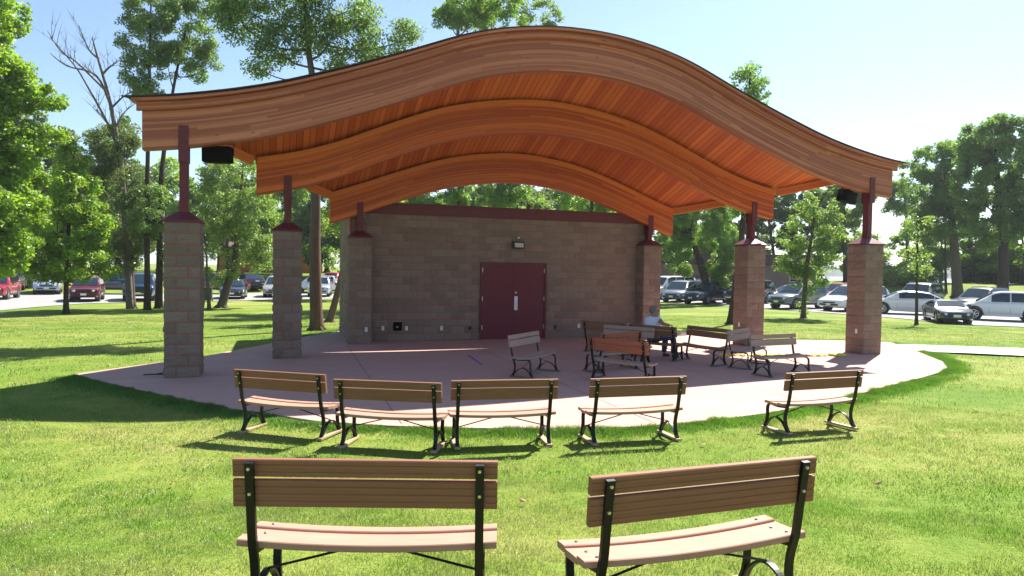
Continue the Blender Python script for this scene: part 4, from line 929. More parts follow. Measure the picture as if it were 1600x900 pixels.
bare_tree('dead_tree', TREES[2][1], TREES[2][2], TREES[2][3], TREES[2][5], 'bare dead tree with thin leafless branches against the blue sky', 'bark_pale',
 [[(-0.56, 9.43), (-1.34, 11.14), (-1.95, 12.31), (-2.55, 13.45), (-3.29, 14.38), (-3.73, 14.82)], [(-1.19, 12.42), (-1.8, 13.11), (-2.61, 13.8), (-3.29, 14.21), (-3.87, 15.21)], [(-0.53, 8.89), (-1.03, 10.46), (-1.65, 11.28)], [(-1.52, 14.15), (-2.01, 14.71), (-2.43, 15.69)], [(-0.97, 11.73), (-1.65, 13.13), (-3.0, 13.45), (-3.79, 14.12)], [(-0.72, 10.32), (-0.4, 11.08), (-0.09, 11.66)], [(-1.34, 13.29), (-0.97, 13.7), (-0.78, 13.98)], [(-0.41, 7.99), (-1.19, 8.82), (-1.65, 9.67)], [(-0.97, 11.37), (-0.4, 12.17), (0.07, 12.52)]])
# a row of trees beyond the left and centre of the lot, on the rise
bp_ = []
for k, (lf, hh) in enumerate((('leaf_green', 9.5), ('leaf_olive', 11.5), ('leaf_maple', 8.5), ('leaf_dark', 10.5))):
    g = random.Random(50+k); h = hh
    cr = [(g.uniform(-.5, .5), h*.85, 1.9, h*.15), (g.uniform(-.6, .6), h*.65, 3.0, h*.18), (g.uniform(-1.2, 1.2), h*.45, 3.7, h*.17), (g.uniform(-1.4, 1.4), h*.26, 3.2, h*.13), (g.uniform(-2, 2), h*.5, 2.2, h*.15)]
    t = tree('backdrop_tree', (0, 200+k, 0), 0, [(0, 0), (g.uniform(-.2, .2), h*.4), (g.uniform(-.4, .4), h*.9)], cr, .2, 'tree', 'tree', 'row of trees beyond the parking lot', lf, 'bark_dark', 40, .34, .7, 90+k, .72)
    bp_.append(t)
gB = random.Random(5); used = [False]*4
spots = [(az, gB.uniform(76, 84)) for az in np.arange(-50, 9, 3.1)]+[(az, gB.uniform(94, 108)) for az in np.arange(-48, 13, 3.0)]
for i, (az, D) in enumerate(spots):
    k = i % 4 if D < 90 else (i*3+1) % 4; az += gB.uniform(-1, 1)
    t = bp_[k] if not used[k] else copy_tree(bp_[k]); used[k] = True
    x, y = D*math.sin(R(az)), D*math.cos(R(az)); t.location = (x, y, gz(x, y)-.1); t.rotation_euler = (0, 0, gB.uniform(0, 6.28)); s = gB.uniform(.95, 1.4)*(1.35 if D > 90 else 1); t.scale = (s, s, s)
    tag(t, 'tree in the dense green row on the rise beyond the left parking lot', 'tree', 'row of trees beyond the parking lot')
for i, (az, D, sc) in enumerate(((13.4, 86, 1.0), (15.2, 82, 1.1), (17.0, 86, 1.05), (18.9, 84, .95))):
    t = copy_tree(bp_[(0, 2, 3, 1)[i]]); x, y = D*math.sin(R(az)), D*math.cos(R(az)); t.location = (x, y, gz(x, y)-.1); t.rotation_euler = (0, 0, i*2.1+.4); t.scale = (sc, sc, sc)
    tag(t, 'green tree rising behind the tan low building', 'tree', 'trees behind the low building')
# bushes and hedge on the right bank
gH = random.Random(9)
for i, (az, D, s) in enumerate(((28.6, 80, 1.1), (29.8, 78, 1.4), (31.1, 82, 1.2), (27.9, 83, .9))):
    x, y = D*math.sin(R(az)), D*math.cos(R(az)); e = empty('bush', (x, y, gz(x, y)-.05), 0); tag(e, 'pale green bush on the bank between the willow and the leaning park tree', 'bush', 'bushes on the right bank')
    cl = [(gH.uniform(-1.3, 1.3)*s, gH.uniform(-1, 1)*s, gH.uniform(.2, 1.5)*s, gH.uniform(.4, .7)*s) for _ in range(26)]
    leaf_cloud('foliage', cl, 55, .22, MAT['leaf_pale'], e, 300+i)
    tb = MB()
    for c in cl[:6]: tb.tube([(0, 0, 0), (c[0]*.5, c[1]*.5, c[2]*.6), c[:3]], [.05, .035, .015], 5)
    tb.build('stem', MAT['bark_dark'], e, fix=False)
for j, (a0, a1, D, n) in enumerate(((33.2, 36.4, 90, 60), (36.6, 43, 88, 110))):
    xm, ym = D*math.sin(R((a0+a1)/2)), D*math.cos(R((a0+a1)/2)); e = empty('hedge', (xm, ym, 0), 0); tag(e, ('shorter dark hedge behind the leaning park tree', 'long dark hedge running off at the right edge')[j], 'hedge', 'hedges on the right bank'); cl = []; tb = MB()
    for k in range(n):
        a = R(a0+(a1-a0)*(k+.5)/n); DD = D+gH.uniform(-1.2, 1.2); x, y = DD*math.sin(a), DD*math.cos(a); z = gz(x, y)
        cl += [(x-xm, y-ym, z+gH.uniform(.3, 2.9), gH.uniform(.5, .85)) for _ in range(3)]
        if k % 3 == 0: MB().tube([(x-xm, y-ym, z-.1), (x-xm, y-ym, z+1.5)], [.07, .03], 5).build('stem', MAT['bark_dark'], e, fix=False)
    leaf_cloud('foliage', cl, 45, .28, MAT['leaf_dark'], e, 400+j)

for i, (az, D, sc) in enumerate(((30.6, 88, .9), (33.8, 90, .95), (36.9, 86, 1.0), (40.5, 88, 1.0), (27.2, 84, .8), (32.2, 84, .75), (35.3, 88, .9), (38.6, 84, .95))):
    t = copy_tree(bp_[(2, 0, 2, 0)[i % 4]]); x, y = D*math.sin(R(az)), D*math.cos(R(az)); t.location = (x, y, gz(x, y)-.1); t.rotation_euler = (0, 0, i*1.3); t.scale = (sc, sc, sc*.85)
    tag(t, 'smaller tree standing behind the two large park trees on the right bank', 'tree', 'small trees on the right bank')
# ------------------------------------------------------------------ vehicles (front towards +y)
CAR = {
 'sedan': dict(L=4.75, W=1.80, H=1.45, wb=2.75, wr=.33, zb=.22, top=[(-2.37, .62), (-2.25, .90), (-1.5, .98), (.9, .95), (1.3, .92), (2.1, .76), (2.37, .55)], gh=[(-1.95, .95), (-1.15, 1.36), (-.6, 1.44), (.15, 1.45), (.55, 1.38), (1.35, .92)], win=[(-1.35, -.48), (-.42, .52)], q=(-1.62, -1.40)),
 'suv': dict(L=4.65, W=1.86, H=1.70, wb=2.7, wr=.36, zb=.28, top=[(-2.32, .70), (-2.28, 1.02), (-1.5, 1.06), (.8, 1.04), (1.15, 1.02), (2.0, .93), (2.28, .80), (2.32, .60)], gh=[(-2.27, 1.02), (-2.02, 1.50), (-1.75, 1.66), (-.6, 1.70), (.1, 1.68), (.42, 1.60), (1.2, 1.02)], win=[(-1.18, -.42), (-.36, .5)], q=(-1.85, -1.26)),
 'wagon': dict(L=4.6, W=1.78, H=1.62, wb=2.65, wr=.35, zb=.28, top=[(-2.3, .68), (-2.27, .98), (-1.5, 1.0), (.8, .99), (1.05, .98), (2.05, .90), (2.28, .80), (2.3, .60)], gh=[(-2.26, .98), (-2.1, 1.45), (-1.9, 1.60), (-.6, 1.62), (.0, 1.61), (.3, 1.55), (.98, .98)], win=[(-1.15, -.42), (-.36, .42)], q=(-1.95, -1.23)),
 'minivan': dict(L=5.1, W=1.96, H=1.74, wb=3.0, wr=.35, zb=.24, top=[(-2.55, .70), (-2.5, 1.04), (-1.5, 1.06), (1.0, 1.03), (1.5, 1.0), (2.2, .84), (2.5, .68), (2.55, .5)], gh=[(-2.49, 1.03), (-2.3, 1.50), (-2.0, 1.70), (-.7, 1.74), (.2, 1.72), (.65, 1.62), (1.65, .98)], win=[(-1.02, -.05), (.02, .95)], q=(-2.15, -1.1)),
 'hatch': dict(L=4.35, W=1.80, H=1.62, wb=2.6, wr=.35, zb=.24, top=[(-2.17, .66), (-2.12, .98), (-1.4, 1.02), (.8, 1.0), (1.1, .98), (1.85, .86), (2.13, .72), (2.17, .52)], gh=[(-2.1, .99), (-1.75, 1.40), (-1.4, 1.58), (-.5, 1.62), (.1, 1.61), (.45, 1.52), (1.3, .96)], win=[(-1.0, -.34), (-.28, .55)], q=(-1.5, -1.06)),
 'coupe': dict(L=3.9, W=1.62, H=1.16, wb=2.35, wr=.29, zb=.17, top=[(-1.95, .55), (-1.88, .76), (-1.2, .82), (.6, .80), (.9, .78), (1.7, .66), (1.93, .52), (1.95, .42)], gh=[(-1.55, .79), (-.95, 1.06), (-.55, 1.14), (.0, 1.16), (.3, 1.10), (.95, .78)], win=[(-1.0, -.5), (-.44, .42)], q=None),
 'pickup': dict(L=5.5, W=1.95, H=1.80, wb=3.4, wr=.39, zb=.36, top=[(-2.75, .75), (-2.73, 1.12), (-.75, 1.14), (1.1, 1.12), (1.45, 1.10), (2.55, 1.0), (2.72, .88), (2.75, .60)], gh=[(-.85, 1.10), (-.72, 1.68), (-.45, 1.79), (.35, 1.80), (.65, 1.72), (1.35, 1.09)], win=[(-.66, -.02), (.04, .78)], q=None),
 'truck': dict(L=5.3, W=2.0, H=1.90, wb=3.0, wr=.39, zb=.34, top=[(-2.65, .75), (-2.6, 1.16), (-1.5, 1.18), (1.0, 1.17), (1.35, 1.15), (2.5, 1.07), (2.62, .95), (2.65, .60)], gh=[(-2.58, 1.14), (-2.42, 1.70), (-2.1, 1.87), (-.6, 1.90), (.15, 1.89), (.5, 1.80), (1.3, 1.14)], win=[(-1.25, -.4), (-.34, .62)], q=(-2.2, -1.33)),
 'van': dict(L=5.4, W=2.0, H=2.08, wb=3.4, wr=.37, zb=.30, top=[(-2.7, .8), (-2.68, 1.2), (-1.5, 1.22), (1.3, 1.2), (1.7, 1.16), (2.5, .98), (2.68, .8), (2.7, .6)], gh=[(-2.66, 1.18), (-2.55, 1.85), (-2.35, 2.04), (-.6, 2.08), (.7, 2.05), (1.05, 1.95), (1.85, 1.14)], win=[(-1.0, .05), (.12, 1.15)], q=(-2.3, -1.08)),
}
def interp(P, x): return float(np.interp(x, [q[0] for q in P], [q[1] for q in P]))
def car(name, kind, x, y, heading, color, label, cat='car', group='vehicles parked in the lot', metal=.0, lift=.03):
    S = CAR[kind]; L, W = S['L'], S['W']; hl, hw = L/2, W/2
    e = empty(name, (x, y, gz(x, y)+lift), -R(heading)); tag(e, label, cat, group)
    pm = paint(name+'_paint', color, metal)
    ya = [S['wb']/2+.05, -S['wb']/2+.05]; ra = S['wr']+.075
    ys = sorted(set([round(-hl+L*i/64, 3) for i in range(65)])); mb = MB(); fr = [0, 0, .14, .42, .72, .92, 1.0, 1.0]
    secs = []
    for yy in ys:
        t = abs(yy)/hl; wv = hw*(1-.13*max(0, (t-.72)/.28)**2.2); zt = interp(S['top'], yy); zb = S['zb']+.10*max(0, (t-.85)/.15)
        for a in ya:
            d = abs(yy-a)
            if d < ra: zb = max(zb, S['wr']+math.sqrt(ra*ra-d*d))
        zb = min(zb, zt-.06)
        wf = [0, .88, .965, 1.0, .995, .975, .90, 0]; crown = [0, 0, 0, 0, 0, 0, 0, .025]
        half = [(wv*w, zb+(zt-zb)*f+c) for w, f, c in zip(wf, fr, crown)]
        secs.append([(-a, b) for a, b in half[::-1]][:-1]+half[0:] if False else [( a, b) for a, b in half]+[(-a, b) for a, b in half[-2:0:-1]])
    m = len(secs[0])
    for yy, sc in zip(ys, secs): mb.v += [(a, yy, b) for a, b in sc]
    for i in range(len(ys)-1):
        for k in range(m): mb.f.append((i*m+k, i*m+(k+1) % m, (i+1)*m+(k+1) % m, (i+1)*m+k)); mb.uv.append(None)
    mb.f += [tuple(range(m)), tuple((len(ys)-1)*m+k for k in range(m))]; mb.uv += [None, None]
    # cabin
    G = S['gh']; y0, y1 = G[0][0], G[-1][0]; zbelt = lambda q: interp(S['top'], q)-.015; Hm = max(q[1] for q in G)
    def gw(q, z): 
        b = zbelt(q); t = min(1, max(0, (z-b)/max(.05, Hm-b))); return hw*(.945-.20*t**1.15)
    gy = sorted(set([round(y0+(y1-y0)*i/44, 3) for i in range(45)]+[q[0] for q in G])); base = len(mb.v); ns = 0
    for q in gy:
        zr = max(interp(G, q), zbelt(q)+.002); b = zbelt(q); h = zr-b; pr = []
        for t in (0, .3, .6, .82): pr.append((gw(q, b+h*t), b+h*t))
        pr += [(gw(q, b+h*.92)*.94, b+h*.95), (gw(q, zr)*.72, zr), (0, zr+.02)]
        sec = pr+[(-a, c) for a, c in pr[-2::-1]]; ns = len(sec); mb.v += [(a, q, c) for a, c in sec]
    for i in range(len(gy)-1):
        for k in range(ns-1): mb.f.append((base+i*ns+k, base+i*ns+k+1, base+(i+1)*ns+k+1, base+(i+1)*ns+k)); mb.uv.append(None)
    body = mb.build('body', pm, e, smooth=R(38))
    def side_glass(ya_, yb_, s):
        w = MB(); n = 10; rows = 5
        for i in range(n+1):
            q = ya_+(yb_-ya_)*i/n; b = zbelt(q)+.045; zt = max(b+.004, min(interp(G, q)-.085, Hm-.10))
            for j in range(rows+1):
                z = b+(zt-b)*j/rows; w.v.append((s*(gw(q, z)+.008), q, z))
        for i in range(n):
            for j in range(rows): w.f.append((i*(rows+1)+j, (i+1)*(rows+1)+j, (i+1)*(rows+1)+j+1, i*(rows+1)+j+1)); w.uv.append(None)
        w.build('window', MAT['glass'], e, smooth=True)
    for s in (-1, 1):
        for (a, b) in S['win']: side_glass(a, b, s)
        if S['q']: side_glass(*S['q'], s)
    def slope_glass(ya_, yb_, nm, mat):
        w = MB(); n = 8
        for i in range(n+1):
            q = ya_+(yb_-ya_)*i/n; z = interp(G, q); hw_ = gw(q, z)*.86
            dz = (interp(G, q+.03)-interp(G, q-.03))/.06; nn = Vector((0, -dz, 1)).normalized()*.012
            for k in range(9):
                xx = -1+2*k/8; w.v.append((xx*hw_, q+nn.y+.0, z+nn.z+.020*(1-xx*xx)))
        for i in range(n):
            for k in range(8): w.f.append((i*9+k, i*9+k+1, (i+1)*9+k+1, (i+1)*9+k)); w.uv.append(None)
        w.build(nm, mat, e, smooth=True)
    slope_glass(G[-2][0]+.02, y1-.10, 'windscreen', MAT['windscreen']); slope_glass(y0+.04, G[1][0]+(.0 if kind != 'sedan' else .0)+.10, 'rear_window', MAT['glass'])
    for a in ya:
        for s in (-1, 1):
            MB().tube([(s*(hw-.30), a, S['wr']), (s*(hw-.04), a, S['wr'])], [ra-.01, ra-.01], 20).build('wheel_well', MAT['trim_black'], e, fix=False)
            w = MB(); r = S['wr']; pr = [(hw-.235, r*.6), (hw-.235, r*.93), (hw-.20, r), (hw-.06, r), (hw-.02, r*.93), (hw-.015, r*.70)]
            for (xx, rr) in pr:
                for k in range(24): w.v.append((s*xx, a+rr*math.cos(k*math.pi/12), r+rr*math.sin(k*math.pi/12)))
            for i in range(len(pr)-1):
                for k in range(24): w.f.append((i*24+k, i*24+(k+1) % 24, (i+1)*24+(k+1) % 24, (i+1)*24+k)); w.uv.append(None)
            wh = w.build('wheel', MAT['tyre'], e, smooth=R(40))
            rm = MB(); rr = r*.70; xo = s*(hw-.03)
            rm.tube([(s*(hw-.10), a, r), (s*(hw-.07), a, r)], [rr*.98, rr*.98], 20)
            rm.tube([(s*(hw-.045), a+rr*.93*math.cos(k*math.pi/12), r+rr*.93*math.sin(k*math.pi/12)) for k in range(25)], rr*.075, 5)
            for k in range(7):
                an_ = k*2*math.pi/7+.3; d = Vector((0, math.cos(an_), math.sin(an_))); c = Vector((xo, a, r)); rm.bar([c, c+d*rr*.5, c+d*rr*.95], rr*.15, .02, Vector((0, -d.z, d.y)))
            rm.build('rim', MAT['rim'], wh)
            MB().tube([(s*(hw-.068), a, r), (s*(hw-.066), a, r)], [rr*.86, rr*.86], 16).build('brake_shadow', MAT['trim_black'], wh, fix=False)
    zt = interp(S['top'], hl-.10); wf_ = hw*.80
    for s in (-1, 1):
        MB().box((s*wf_*.86, hl-.155, zt-.115), (.36, .24, .15), Matrix.Rotation(R(-s*24), 3, 'Z') @ Matrix.Rotation(R(14), 3, 'X')).build('headlight', MAT['lamp'], e, bevel=.025)
        MB().box((s*(hw-.19), -hl+.085, interp(S['top'], -hl+.1)-.13), (.28, .16, .24 if kind != 'sedan' else .15), Matrix.Rotation(R(s*18), 3, 'Z')).build('tail_light', MAT['tail'], e, bevel=.02)
        mq = G[-1][0]-.42; mz = zbelt(mq)+.10
        mr = MB().box((s*(hw+.07), mq, mz), (.19, .10, .14)).build('mirror', pm if kind != 'pickup' else MAT['trim_black'], e, bevel=.03)
        for (a, b) in S['win']: MB().box((s*(hw*.985), a+.10, zbelt(a)-.13), (.03, .17, .028)).build('door_handle', MAT['chrome'] if kind in ('pickup', 'truck') else pm, e, bevel=.008)
        seam = MB()
        for q in (S['win'][0][0]-.04, S['win'][0][1]+.03, S['win'][1][1]+.10):
            seam.bar([(s*(hw*1.0-.001), q, S['zb']+.16), (s*(hw*.9975), q, S['zb']+.45), (s*(hw*.968+.0), q, zbelt(q)-.03)], .010, .006, Vector((0, 1, 0)))
        seam.build('door_seam', MAT['trim_black'], e, fix=False)
        MB().box((s*(hw*.975), 0, S['zb']+.05), (.05, S['wb']-2*ra-.06, .10)).build('sill', MAT['trim_black'] if kind in ('suv', 'truck', 'pickup', 'wagon') else pm, e, bevel=.01)
    MB().box((0, hl-.055, zt-.17), (W*.46, .10, .15 if kind not in ('pickup', 'truck') else .28)).build('grille', MAT['trim_black'], e, bevel=.02)
    MB().box((0, hl-.03, S['zb']+.20), (W*.70, .12, .13)).build('front_bumper', MAT['chrome'] if kind in ('pickup', 'truck') else MAT['trim_black'], e, bevel=.03)
    MB().box((0, hl+.035, S['zb']+.23), (.34, .012, .13)).build('number_plate', MAT['white'], e)
    MB().box((0, -hl-.01, S['zb']+.24), (W*.84, .10, .17)).build('rear_bumper', MAT['trim_black'] if kind in ('suv', 'truck', 'wagon') else pm, e, bevel=.03)
    MB().box((0, -hl-.015, .80), (.34, .05, .13)).build('number_plate', MAT['white'], e)
    if kind in ('suv', 'wagon', 'truck', 'minivan'):
        for s in (-1, 1):
            P = [(s*hw*.60, q, interp(G, q)+.055) for q in np.linspace(G[2][0], G[-3][0], 6)]; P = [(P[0][0], P[0][1]-.1, P[0][2]-.055)]+P+[(P[-1][0], P[-1][1]+.1, P[-1][2]-.06)]
            MB().tube(P, .018, 6).build('roof_rail', MAT['trim_black'], e)
    if kind == 'pickup':
        MB().box((0, -1.78, 1.138), (W*.80, 1.72, .012)).build('cargo_bed', MAT['trim_black'], e)
        for s in (-1, 1): MB().box((s*(hw*.9), -1.78, 1.155), (.09, 1.9, .05)).build('bed_rail', MAT['trim_black'], e, bevel=.01)
    return e
car('parked_suv', 'suv', -35.68, 47.17, 156, (.27, .012, .02), 'red vehicle at the far left, its front turned to the camera')
car('parked_suv', 'suv', -37.85, 55.43, 149, (.48, .52, .58), 'silver vehicle facing the camera between the red one and the maroon wagon', metal=.5)
car('parked_wagon', 'wagon', -29.18, 46.70, 154, (.11, .012, .022), 'maroon wagon facing the camera beside the young round maple')
car('parked_truck', 'truck', -26.49, 48.54, 156, (.012, .035, .085), 'dark blue sport utility vehicle facing the camera behind the slender trunks')
car('parked_sedan', 'sedan', -21.75, 53.15, 162, (.012, .013, .015), 'shiny black sedan facing the camera beside the leaning tree trunk')
car('parked_sedan', 'sedan', -25.36, 65.6, 322, (.02, .032, .065), 'dark navy sedan seen from its rear beyond the black sedan')
car('parked_minivan', 'minivan', -19.6, 56.9, 167, (.50, .47, .40), 'pale tan vehicle half hidden by the middle left pier', metal=.4)
car('parked_suv', 'suv', -16.64, 58.94, 168, (.50, .55, .62), 'silver vehicle partly hidden by the very tall tree trunk', metal=.5)
car('parked_pickup', 'pickup', -33.5, 57.0, 262, (.01, .045, .06), 'dark teal pickup seen side on behind the maroon wagon', 'pickup')
car('parked_pickup', 'pickup', -26.3, 60.5, 278, (.10, .012, .022), 'maroon pickup side on between the two left piers', 'pickup')
car('parked_wagon', 'wagon', -19.0, 65.0, 265, (.72, .74, .76), 'white vehicle side on, glimpsed left of the very tall tree trunk')
car('parked_suv', 'suv', -41.5, 56.5, 150, (.06, .075, .06), 'dark green vehicle behind the red one at the far left')
car('parked_hatchback', 'hatch', -18.0, 68.5, 190, (.55, .03, .04), 'small red vehicle far behind the crooked leaning tree')
car('parked_minivan', 'minivan', 14.23, 56.80, 214, (.17, .18, .20), 'slate grey minivan right behind the building end pier', metal=.5)
car('parked_minivan', 'minivan', 15.42, 53.52, 226, (.012, .016, .05), 'dark navy minivan behind the bent oak trunk')
car('parked_truck', 'truck', 18.55, 53.13, 226, (.012, .022, .04), 'large dark blue vehicle with a chrome bumper behind the middle right pier')
car('parked_suv', 'suv', 19.90, 47.19, 239, (.13, .16, .155), 'grey-green sport utility vehicle behind the young maple with sprouts', metal=.45)
car('parked_minivan', 'minivan', 22.77, 45.19, 242, (.74, .73, .70), 'white minivan behind the front right pier')
car('parked_sedan', 'sedan', 24.7, 42.5, 292, (.72, .72, .70), 'white sedan side on behind the thin young tree')
car('parked_hatchback', 'hatch', 27.35, 37.9, 300, (.76, .77, .78), 'large white hatchback at the right edge, nearest of the parked cars')
car('parked_van', 'van', 14.2, 61.2, 235, (.78, .79, .80), 'white van whose roof rises behind the slate grey minivan', 'van')
car('parked_suv', 'suv', 17.6, 64.0, 235, (.20, .22, .24), 'grey vehicle whose roof just shows right of the white van')
car('parked_sedan', 'sedan', 23.0, 55.6, 240, (.78, .77, .74), 'low white car behind the grey-green vehicle')
car('parked_suv', 'suv', 26.2, 54.3, 245, (.38, .02, .03), 'red vehicle behind the white minivan')
car('parked_suv', 'truck', 28.6, 47.6, 225, (.015, .016, .018), 'black vehicle seen behind the roof of the white sedan')
car('parked_suv', 'suv', 30.6, 44.2, 240, (.02, .035, .03), 'very dark green vehicle behind the gap between the white sedan and hatchback')
car('parked_coupe', 'coupe', 23.2, 36.2, 199, (.04, .05, .052), 'low dark grey car facing the camera in front of the white sedan', metal=.5)

# ------------------------------------------------------------------ small litter
lfm = plain('dry_leaf', (.32, .19, .09), .8, 0.0, .3, 30); gl_ = random.Random(3)
lf0 = None
for i, (x, y) in enumerate(((.12, 5.65), (2.35, 8.2), (-3.2, 6.4), (3.4, 6.2))):
    if lf0 is None:
        q = MB(); q.add([(-.045, 0, .012), (0, .026, .0), (.05, 0, .018), (0, -.026, .004)], [(0, 1, 2), (0, 2, 3)]); lf0 = q.build('dry_leaf', lfm, None, fix=False); o_ = lf0
    else: o_ = copy_tree(lf0)
    o_.location = (x, y, gz(x, y)+.03); o_.rotation_euler = (gl_.uniform(-.4, .4), gl_.uniform(-.4, .4), gl_.uniform(0, 6)); tag(o_, 'dry brown leaf lying in the lawn grass', 'leaf', 'dry leaves on the lawn')
tw = MB(); bx_, by2 = st(-9.0, .15)
for P in (((0, 0, .012), (.25, .03, .016), (.52, .02, .012)), ((.2, .03, .014), (.3, .16, .02), (.36, .2, .012)), ((.38, .02, .014), (.5, -.08, .012))): tw.tube(P, [.011, .009, .006][:len(P)], 5)
o_ = tw.build('twig', MAT['bark_dark'], None); o_.location = (bx_, by2, 0); o_.rotation_euler = (0, 0, .2); tag(o_, 'dark forked twig lying on the slab left of the front left pier', 'twig')
# ------------------------------------------------------------------ bin, low buildings beyond
bn_ = empty('litter_bin', (-21.61, 48.28, gz(-21.61, 48.28)), .3); tag(bn_, 'dark green wheeled bin standing by the lot behind the sapling', 'bin')
MB().prism([(-.27, -.3), (.27, -.3), (.27, .3), (-.27, .3)], .08, .95).build('bin_body', plain('green_bin', (.015, .05, .03), .5), bn_, bevel=.03)
MB().box((0, -.02, .985), (.60, .68, .06)).build('lid', plain('green_lid', (.02, .06, .035), .45), bn_, bevel=.02)
for s in (-1, 1): MB().tube([(s*.24, .3, .1), (s*.29, .3, .1)], .1, 12).build('wheel', MAT['tyre'], bn_)
MB().tube([(-.24, .35, .96), (.24, .35, .96)], .018, 8).build('handle', MAT['black'], bn_)
def low_building(x, y, yaw, W, D, H, wallc, fasc, label, roof_h, nwin, gable=0):
    e = empty('park_building', (x, y, gz(x, y)-.1), yaw); tag(e, label, 'building')
    wm = plain(label.split()[0]+'_wall', wallc, .9, 0.0, .15, 6); fm = plain(label.split()[0]+'_roof', fasc, .8, 0.0, .2, 4)
    MB().box((0, 0, H/2), (W, D, H)).build('wall', wm, e)
    if gable:
        r = MB(); ov = .5; r.add([(-W/2-ov, -D/2-ov, H), (W/2+ov, -D/2-ov, H), (W/2+ov, D/2+ov, H), (-W/2-ov, D/2+ov, H), (-W/2-ov, 0, H+gable), (W/2+ov, 0, H+gable)], [(0, 1, 5, 4), (2, 3, 4, 5), (0, 4, 3), (1, 2, 5), (0, 3, 2, 1)]); r.build('roof', fm, e)
    else: MB().box((0, 0, H+roof_h/2), (W+1.6, D+1.6, roof_h)).build('roof', fm, e)
    for k in range(nwin):
        xx = -W/2+W*(k+.5)/nwin; f = MB()
        for (a, b, c, d) in ((-.5, 0, .06, 1.0), (.5, 0, .06, 1.0), (0, .5, 1.06, .06), (0, -.5, 1.06, .06)): f.box((xx+a, -D/2-.03, H*.55+b), (c, .08, d))
        fo = f.build('window', MAT['white'], e); MB().box((xx, -D/2-.012, H*.55), (.94, .02, .94)).build('pane', MAT['glass'], fo)
    MB().box((W*.08, -D/2-.03, 1.05), (1.0, .06, 2.1)).build('door', MAT['bronze'], e)
    return e
low_building(21.5, 71.5, R(-16), 18, 9, 2.4, (.20, .15, .12), (.05, .038, .03), 'tan low building with a dark flat roof beyond the right minivans', 1.0, 5)
low_building(-31, 88, R(18), 12, 9, 3.0, (.42, .16, .07), (.12, .07, .05), 'orange brick house glimpsed between trees beyond the left lot', .4, 4, gable=2.4)

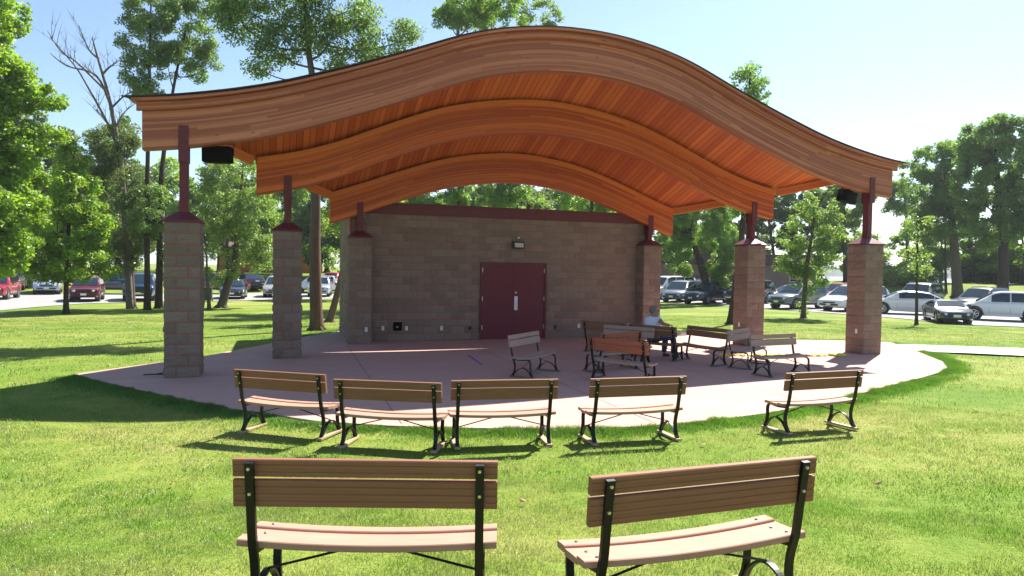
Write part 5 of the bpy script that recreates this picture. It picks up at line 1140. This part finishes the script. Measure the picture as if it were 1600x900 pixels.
# ------------------------------------------------------------------ grass blades
def inside(poly, x, y):
    r = np.zeros(len(x), bool); n = len(poly)
    for i in range(n):
        (x0, y0), (x1, y1) = poly[i], poly[(i+1) % n]
        c = ((y0 > y) != (y1 > y)) & (x < (x1-x0)*(y-y0)/(y1-y0+1e-12)+x0); r ^= c
    return r
SLABW = [st(u*.997, v*.997) for u, v in SLAB]; PATHW = NEARP+FARP[::-1]
def vnoise(x, y, cell, seed=0):
    h = np.random.default_rng(100+seed).normal(size=(257, 257)); u, v = x/cell, y/cell; i, j = np.floor(u).astype(int), np.floor(v).astype(int); f, e = u-i, v-j; f = f*f*(3-2*f); e = e*e*(3-2*e)
    q = lambda a, b: h[a % 257, b % 257]
    return (q(i, j)*(1-f)+q(i+1, j)*f)*(1-e)+(q(i, j+1)*(1-f)+q(i+1, j+1)*f)*e
def blades(name, d0, d1, n, h, w, seed, az=52, label=None, edge=None, mat='blade'):
    g = np.random.default_rng(seed)
    if edge is None:
        a = np.radians(g.uniform(-az, az, n)); D = np.sqrt(g.uniform(d0*d0, d1*d1, n)); x, y = D*np.sin(a), D*np.cos(a)
    else: x, y = edge
    k = ~(inside(SLABW, x, y) | inside(PATHW, x, y)); D = np.hypot(x, y); adeg = np.degrees(np.arctan2(x, y)); k &= D < lot_front(adeg)-.1
    x, y = x[k], y[k]; n = len(x); z = ground(x, y)+.012*np.sin(x*1.9+np.sin(y*1.3))*np.cos(y*1.7)-.004
    pn = np.sin(x*2.3+1.7*np.sin(y*1.1))*np.sin(y*2.9+1.3*np.sin(x*.9))+.8*vnoise(x, y, .16)+.6*vnoise(x, y, .5)
    hh = h*g.uniform(.45, 1.25, n)*np.clip(1+.34*pn, .35, 2.2); ww = w*g.uniform(.7, 1.3, n); th = g.uniform(0, 2*np.pi, n); ln = g.uniform(.15, 1.0, n)*hh; la_ = g.uniform(0, 2*np.pi, n)
    cx, cy = np.cos(th)*ww/2, np.sin(th)*ww/2; tx, ty = np.cos(la_)*ln, np.sin(la_)*ln
    B0 = np.stack([x-cx, y-cy, z], -1); B1 = np.stack([x+cx, y+cy, z], -1)
    M0 = np.stack([x-cx*.7+tx*.35, y-cy*.7+ty*.35, z+hh*.6], -1); M1 = np.stack([x+cx*.7+tx*.35, y+cy*.7+ty*.35, z+hh*.6], -1); Tp = np.stack([x+tx, y+ty, z+hh*np.sqrt(np.clip(1-(ln/hh)**2*.35, .2, 1))], -1)
    V = np.stack([B0, B1, M1, M0, Tp], 1).reshape(-1, 3); i = np.arange(n, dtype=np.int32)*5
    li = np.stack([i, i+1, i+2, i+3, i+3, i+2, i+4], 1).ravel(); ls = np.stack([np.arange(n)*7, np.arange(n)*7+4], 1).ravel().astype(np.int32); lt = np.tile([4, 3], n).astype(np.int32)
    me = bpy.data.meshes.new(name); me.vertices.add(5*n); me.loops.add(7*n); me.polygons.add(2*n)
    me.vertices.foreach_set('co', V.astype(np.float32).ravel()); me.loops.foreach_set('vertex_index', li.astype(np.int32)); me.polygons.foreach_set('loop_start', ls); me.polygons.foreach_set('loop_total', lt); me.update(calc_edges=True)
    at = me.attributes.new('tone', 'FLOAT', 'POINT'); at.data.foreach_set('value', np.repeat(np.clip(g.random(n)**2.0*.8+.30*vnoise(x, y, .22, 3)+.22*vnoise(x, y, .8, 5)+.05, 0, 1), 5).astype(np.float32))
    me.materials.append(MAT[mat]); o = link(bpy.data.objects.new(name, me)); tag(o, label, 'grass', kind='stuff'); return o
blades('grass', 1.8, 6.5, 300000, .030, .0036, 1, label='short lawn grass nearest the camera around the two near benches')
blades('grass', 6.5, 13, 260000, .034, .0060, 2, label='short lawn grass around the row of benches')
blades('grass', 13, 40, 330000, .038, .012, 3, label='short lawn grass around and beyond the stage')
# longer fringe along the slab edge
g = np.random.default_rng(4); ex, ey = [], []
for i in range(len(SLAB)-4):
    (a, b), (c, d) = SLAB[i], SLAB[i+1]; L = math.hypot(c-a, d-b); m = int(L*4200); t = g.random(m); off = np.abs(g.normal(0, .22, m))
    nx, ny = (d-b)/L, -(c-a)/L; s_ = 1 if (nx*((a+c)/2)+ny*((b+d)/2-1)) > 0 else -1
    U = a+(c-a)*t+s_*nx*off; Vq = b+(d-b)*t+s_*ny*off; px, py = st(U, Vq); ex.append(px); ey.append(py)
MAT['blade_lush'] = leafy('lush_grass_blade', (.07, .17, .014), (.13, .29, .018))
blades('grass', 0, 0, 0, .062, .0065, 5, mat='blade_lush', label='longer fringe of grass along the edge of the slab', edge=(np.concatenate(ex), np.concatenate(ey)))

# ------------------------------------------------------------------ summer haze over the park and the lake
hz_m = bpy.data.materials.new('summer_haze'); hz_m.use_nodes = True; nt_ = hz_m.node_tree; nt_.nodes.remove(nt_.nodes['Principled BSDF'])
pv = nt_.nodes.new('ShaderNodeVolumePrincipled'); pv.inputs['Color'].default_value = (.86, .92, 1, 1); pv.inputs['Density'].default_value = .0003; pv.inputs['Anisotropy'].default_value = .3
nt_.links.new(pv.outputs[0], nt_.nodes['Material Output'].inputs['Volume'])
hb_ = MB().box((0, 0, 17), (9200, 9200, 48)); ho = hb_.build('haze', hz_m); tag(ho, 'thin summer haze over the park and lake', 'haze', kind='stuff')
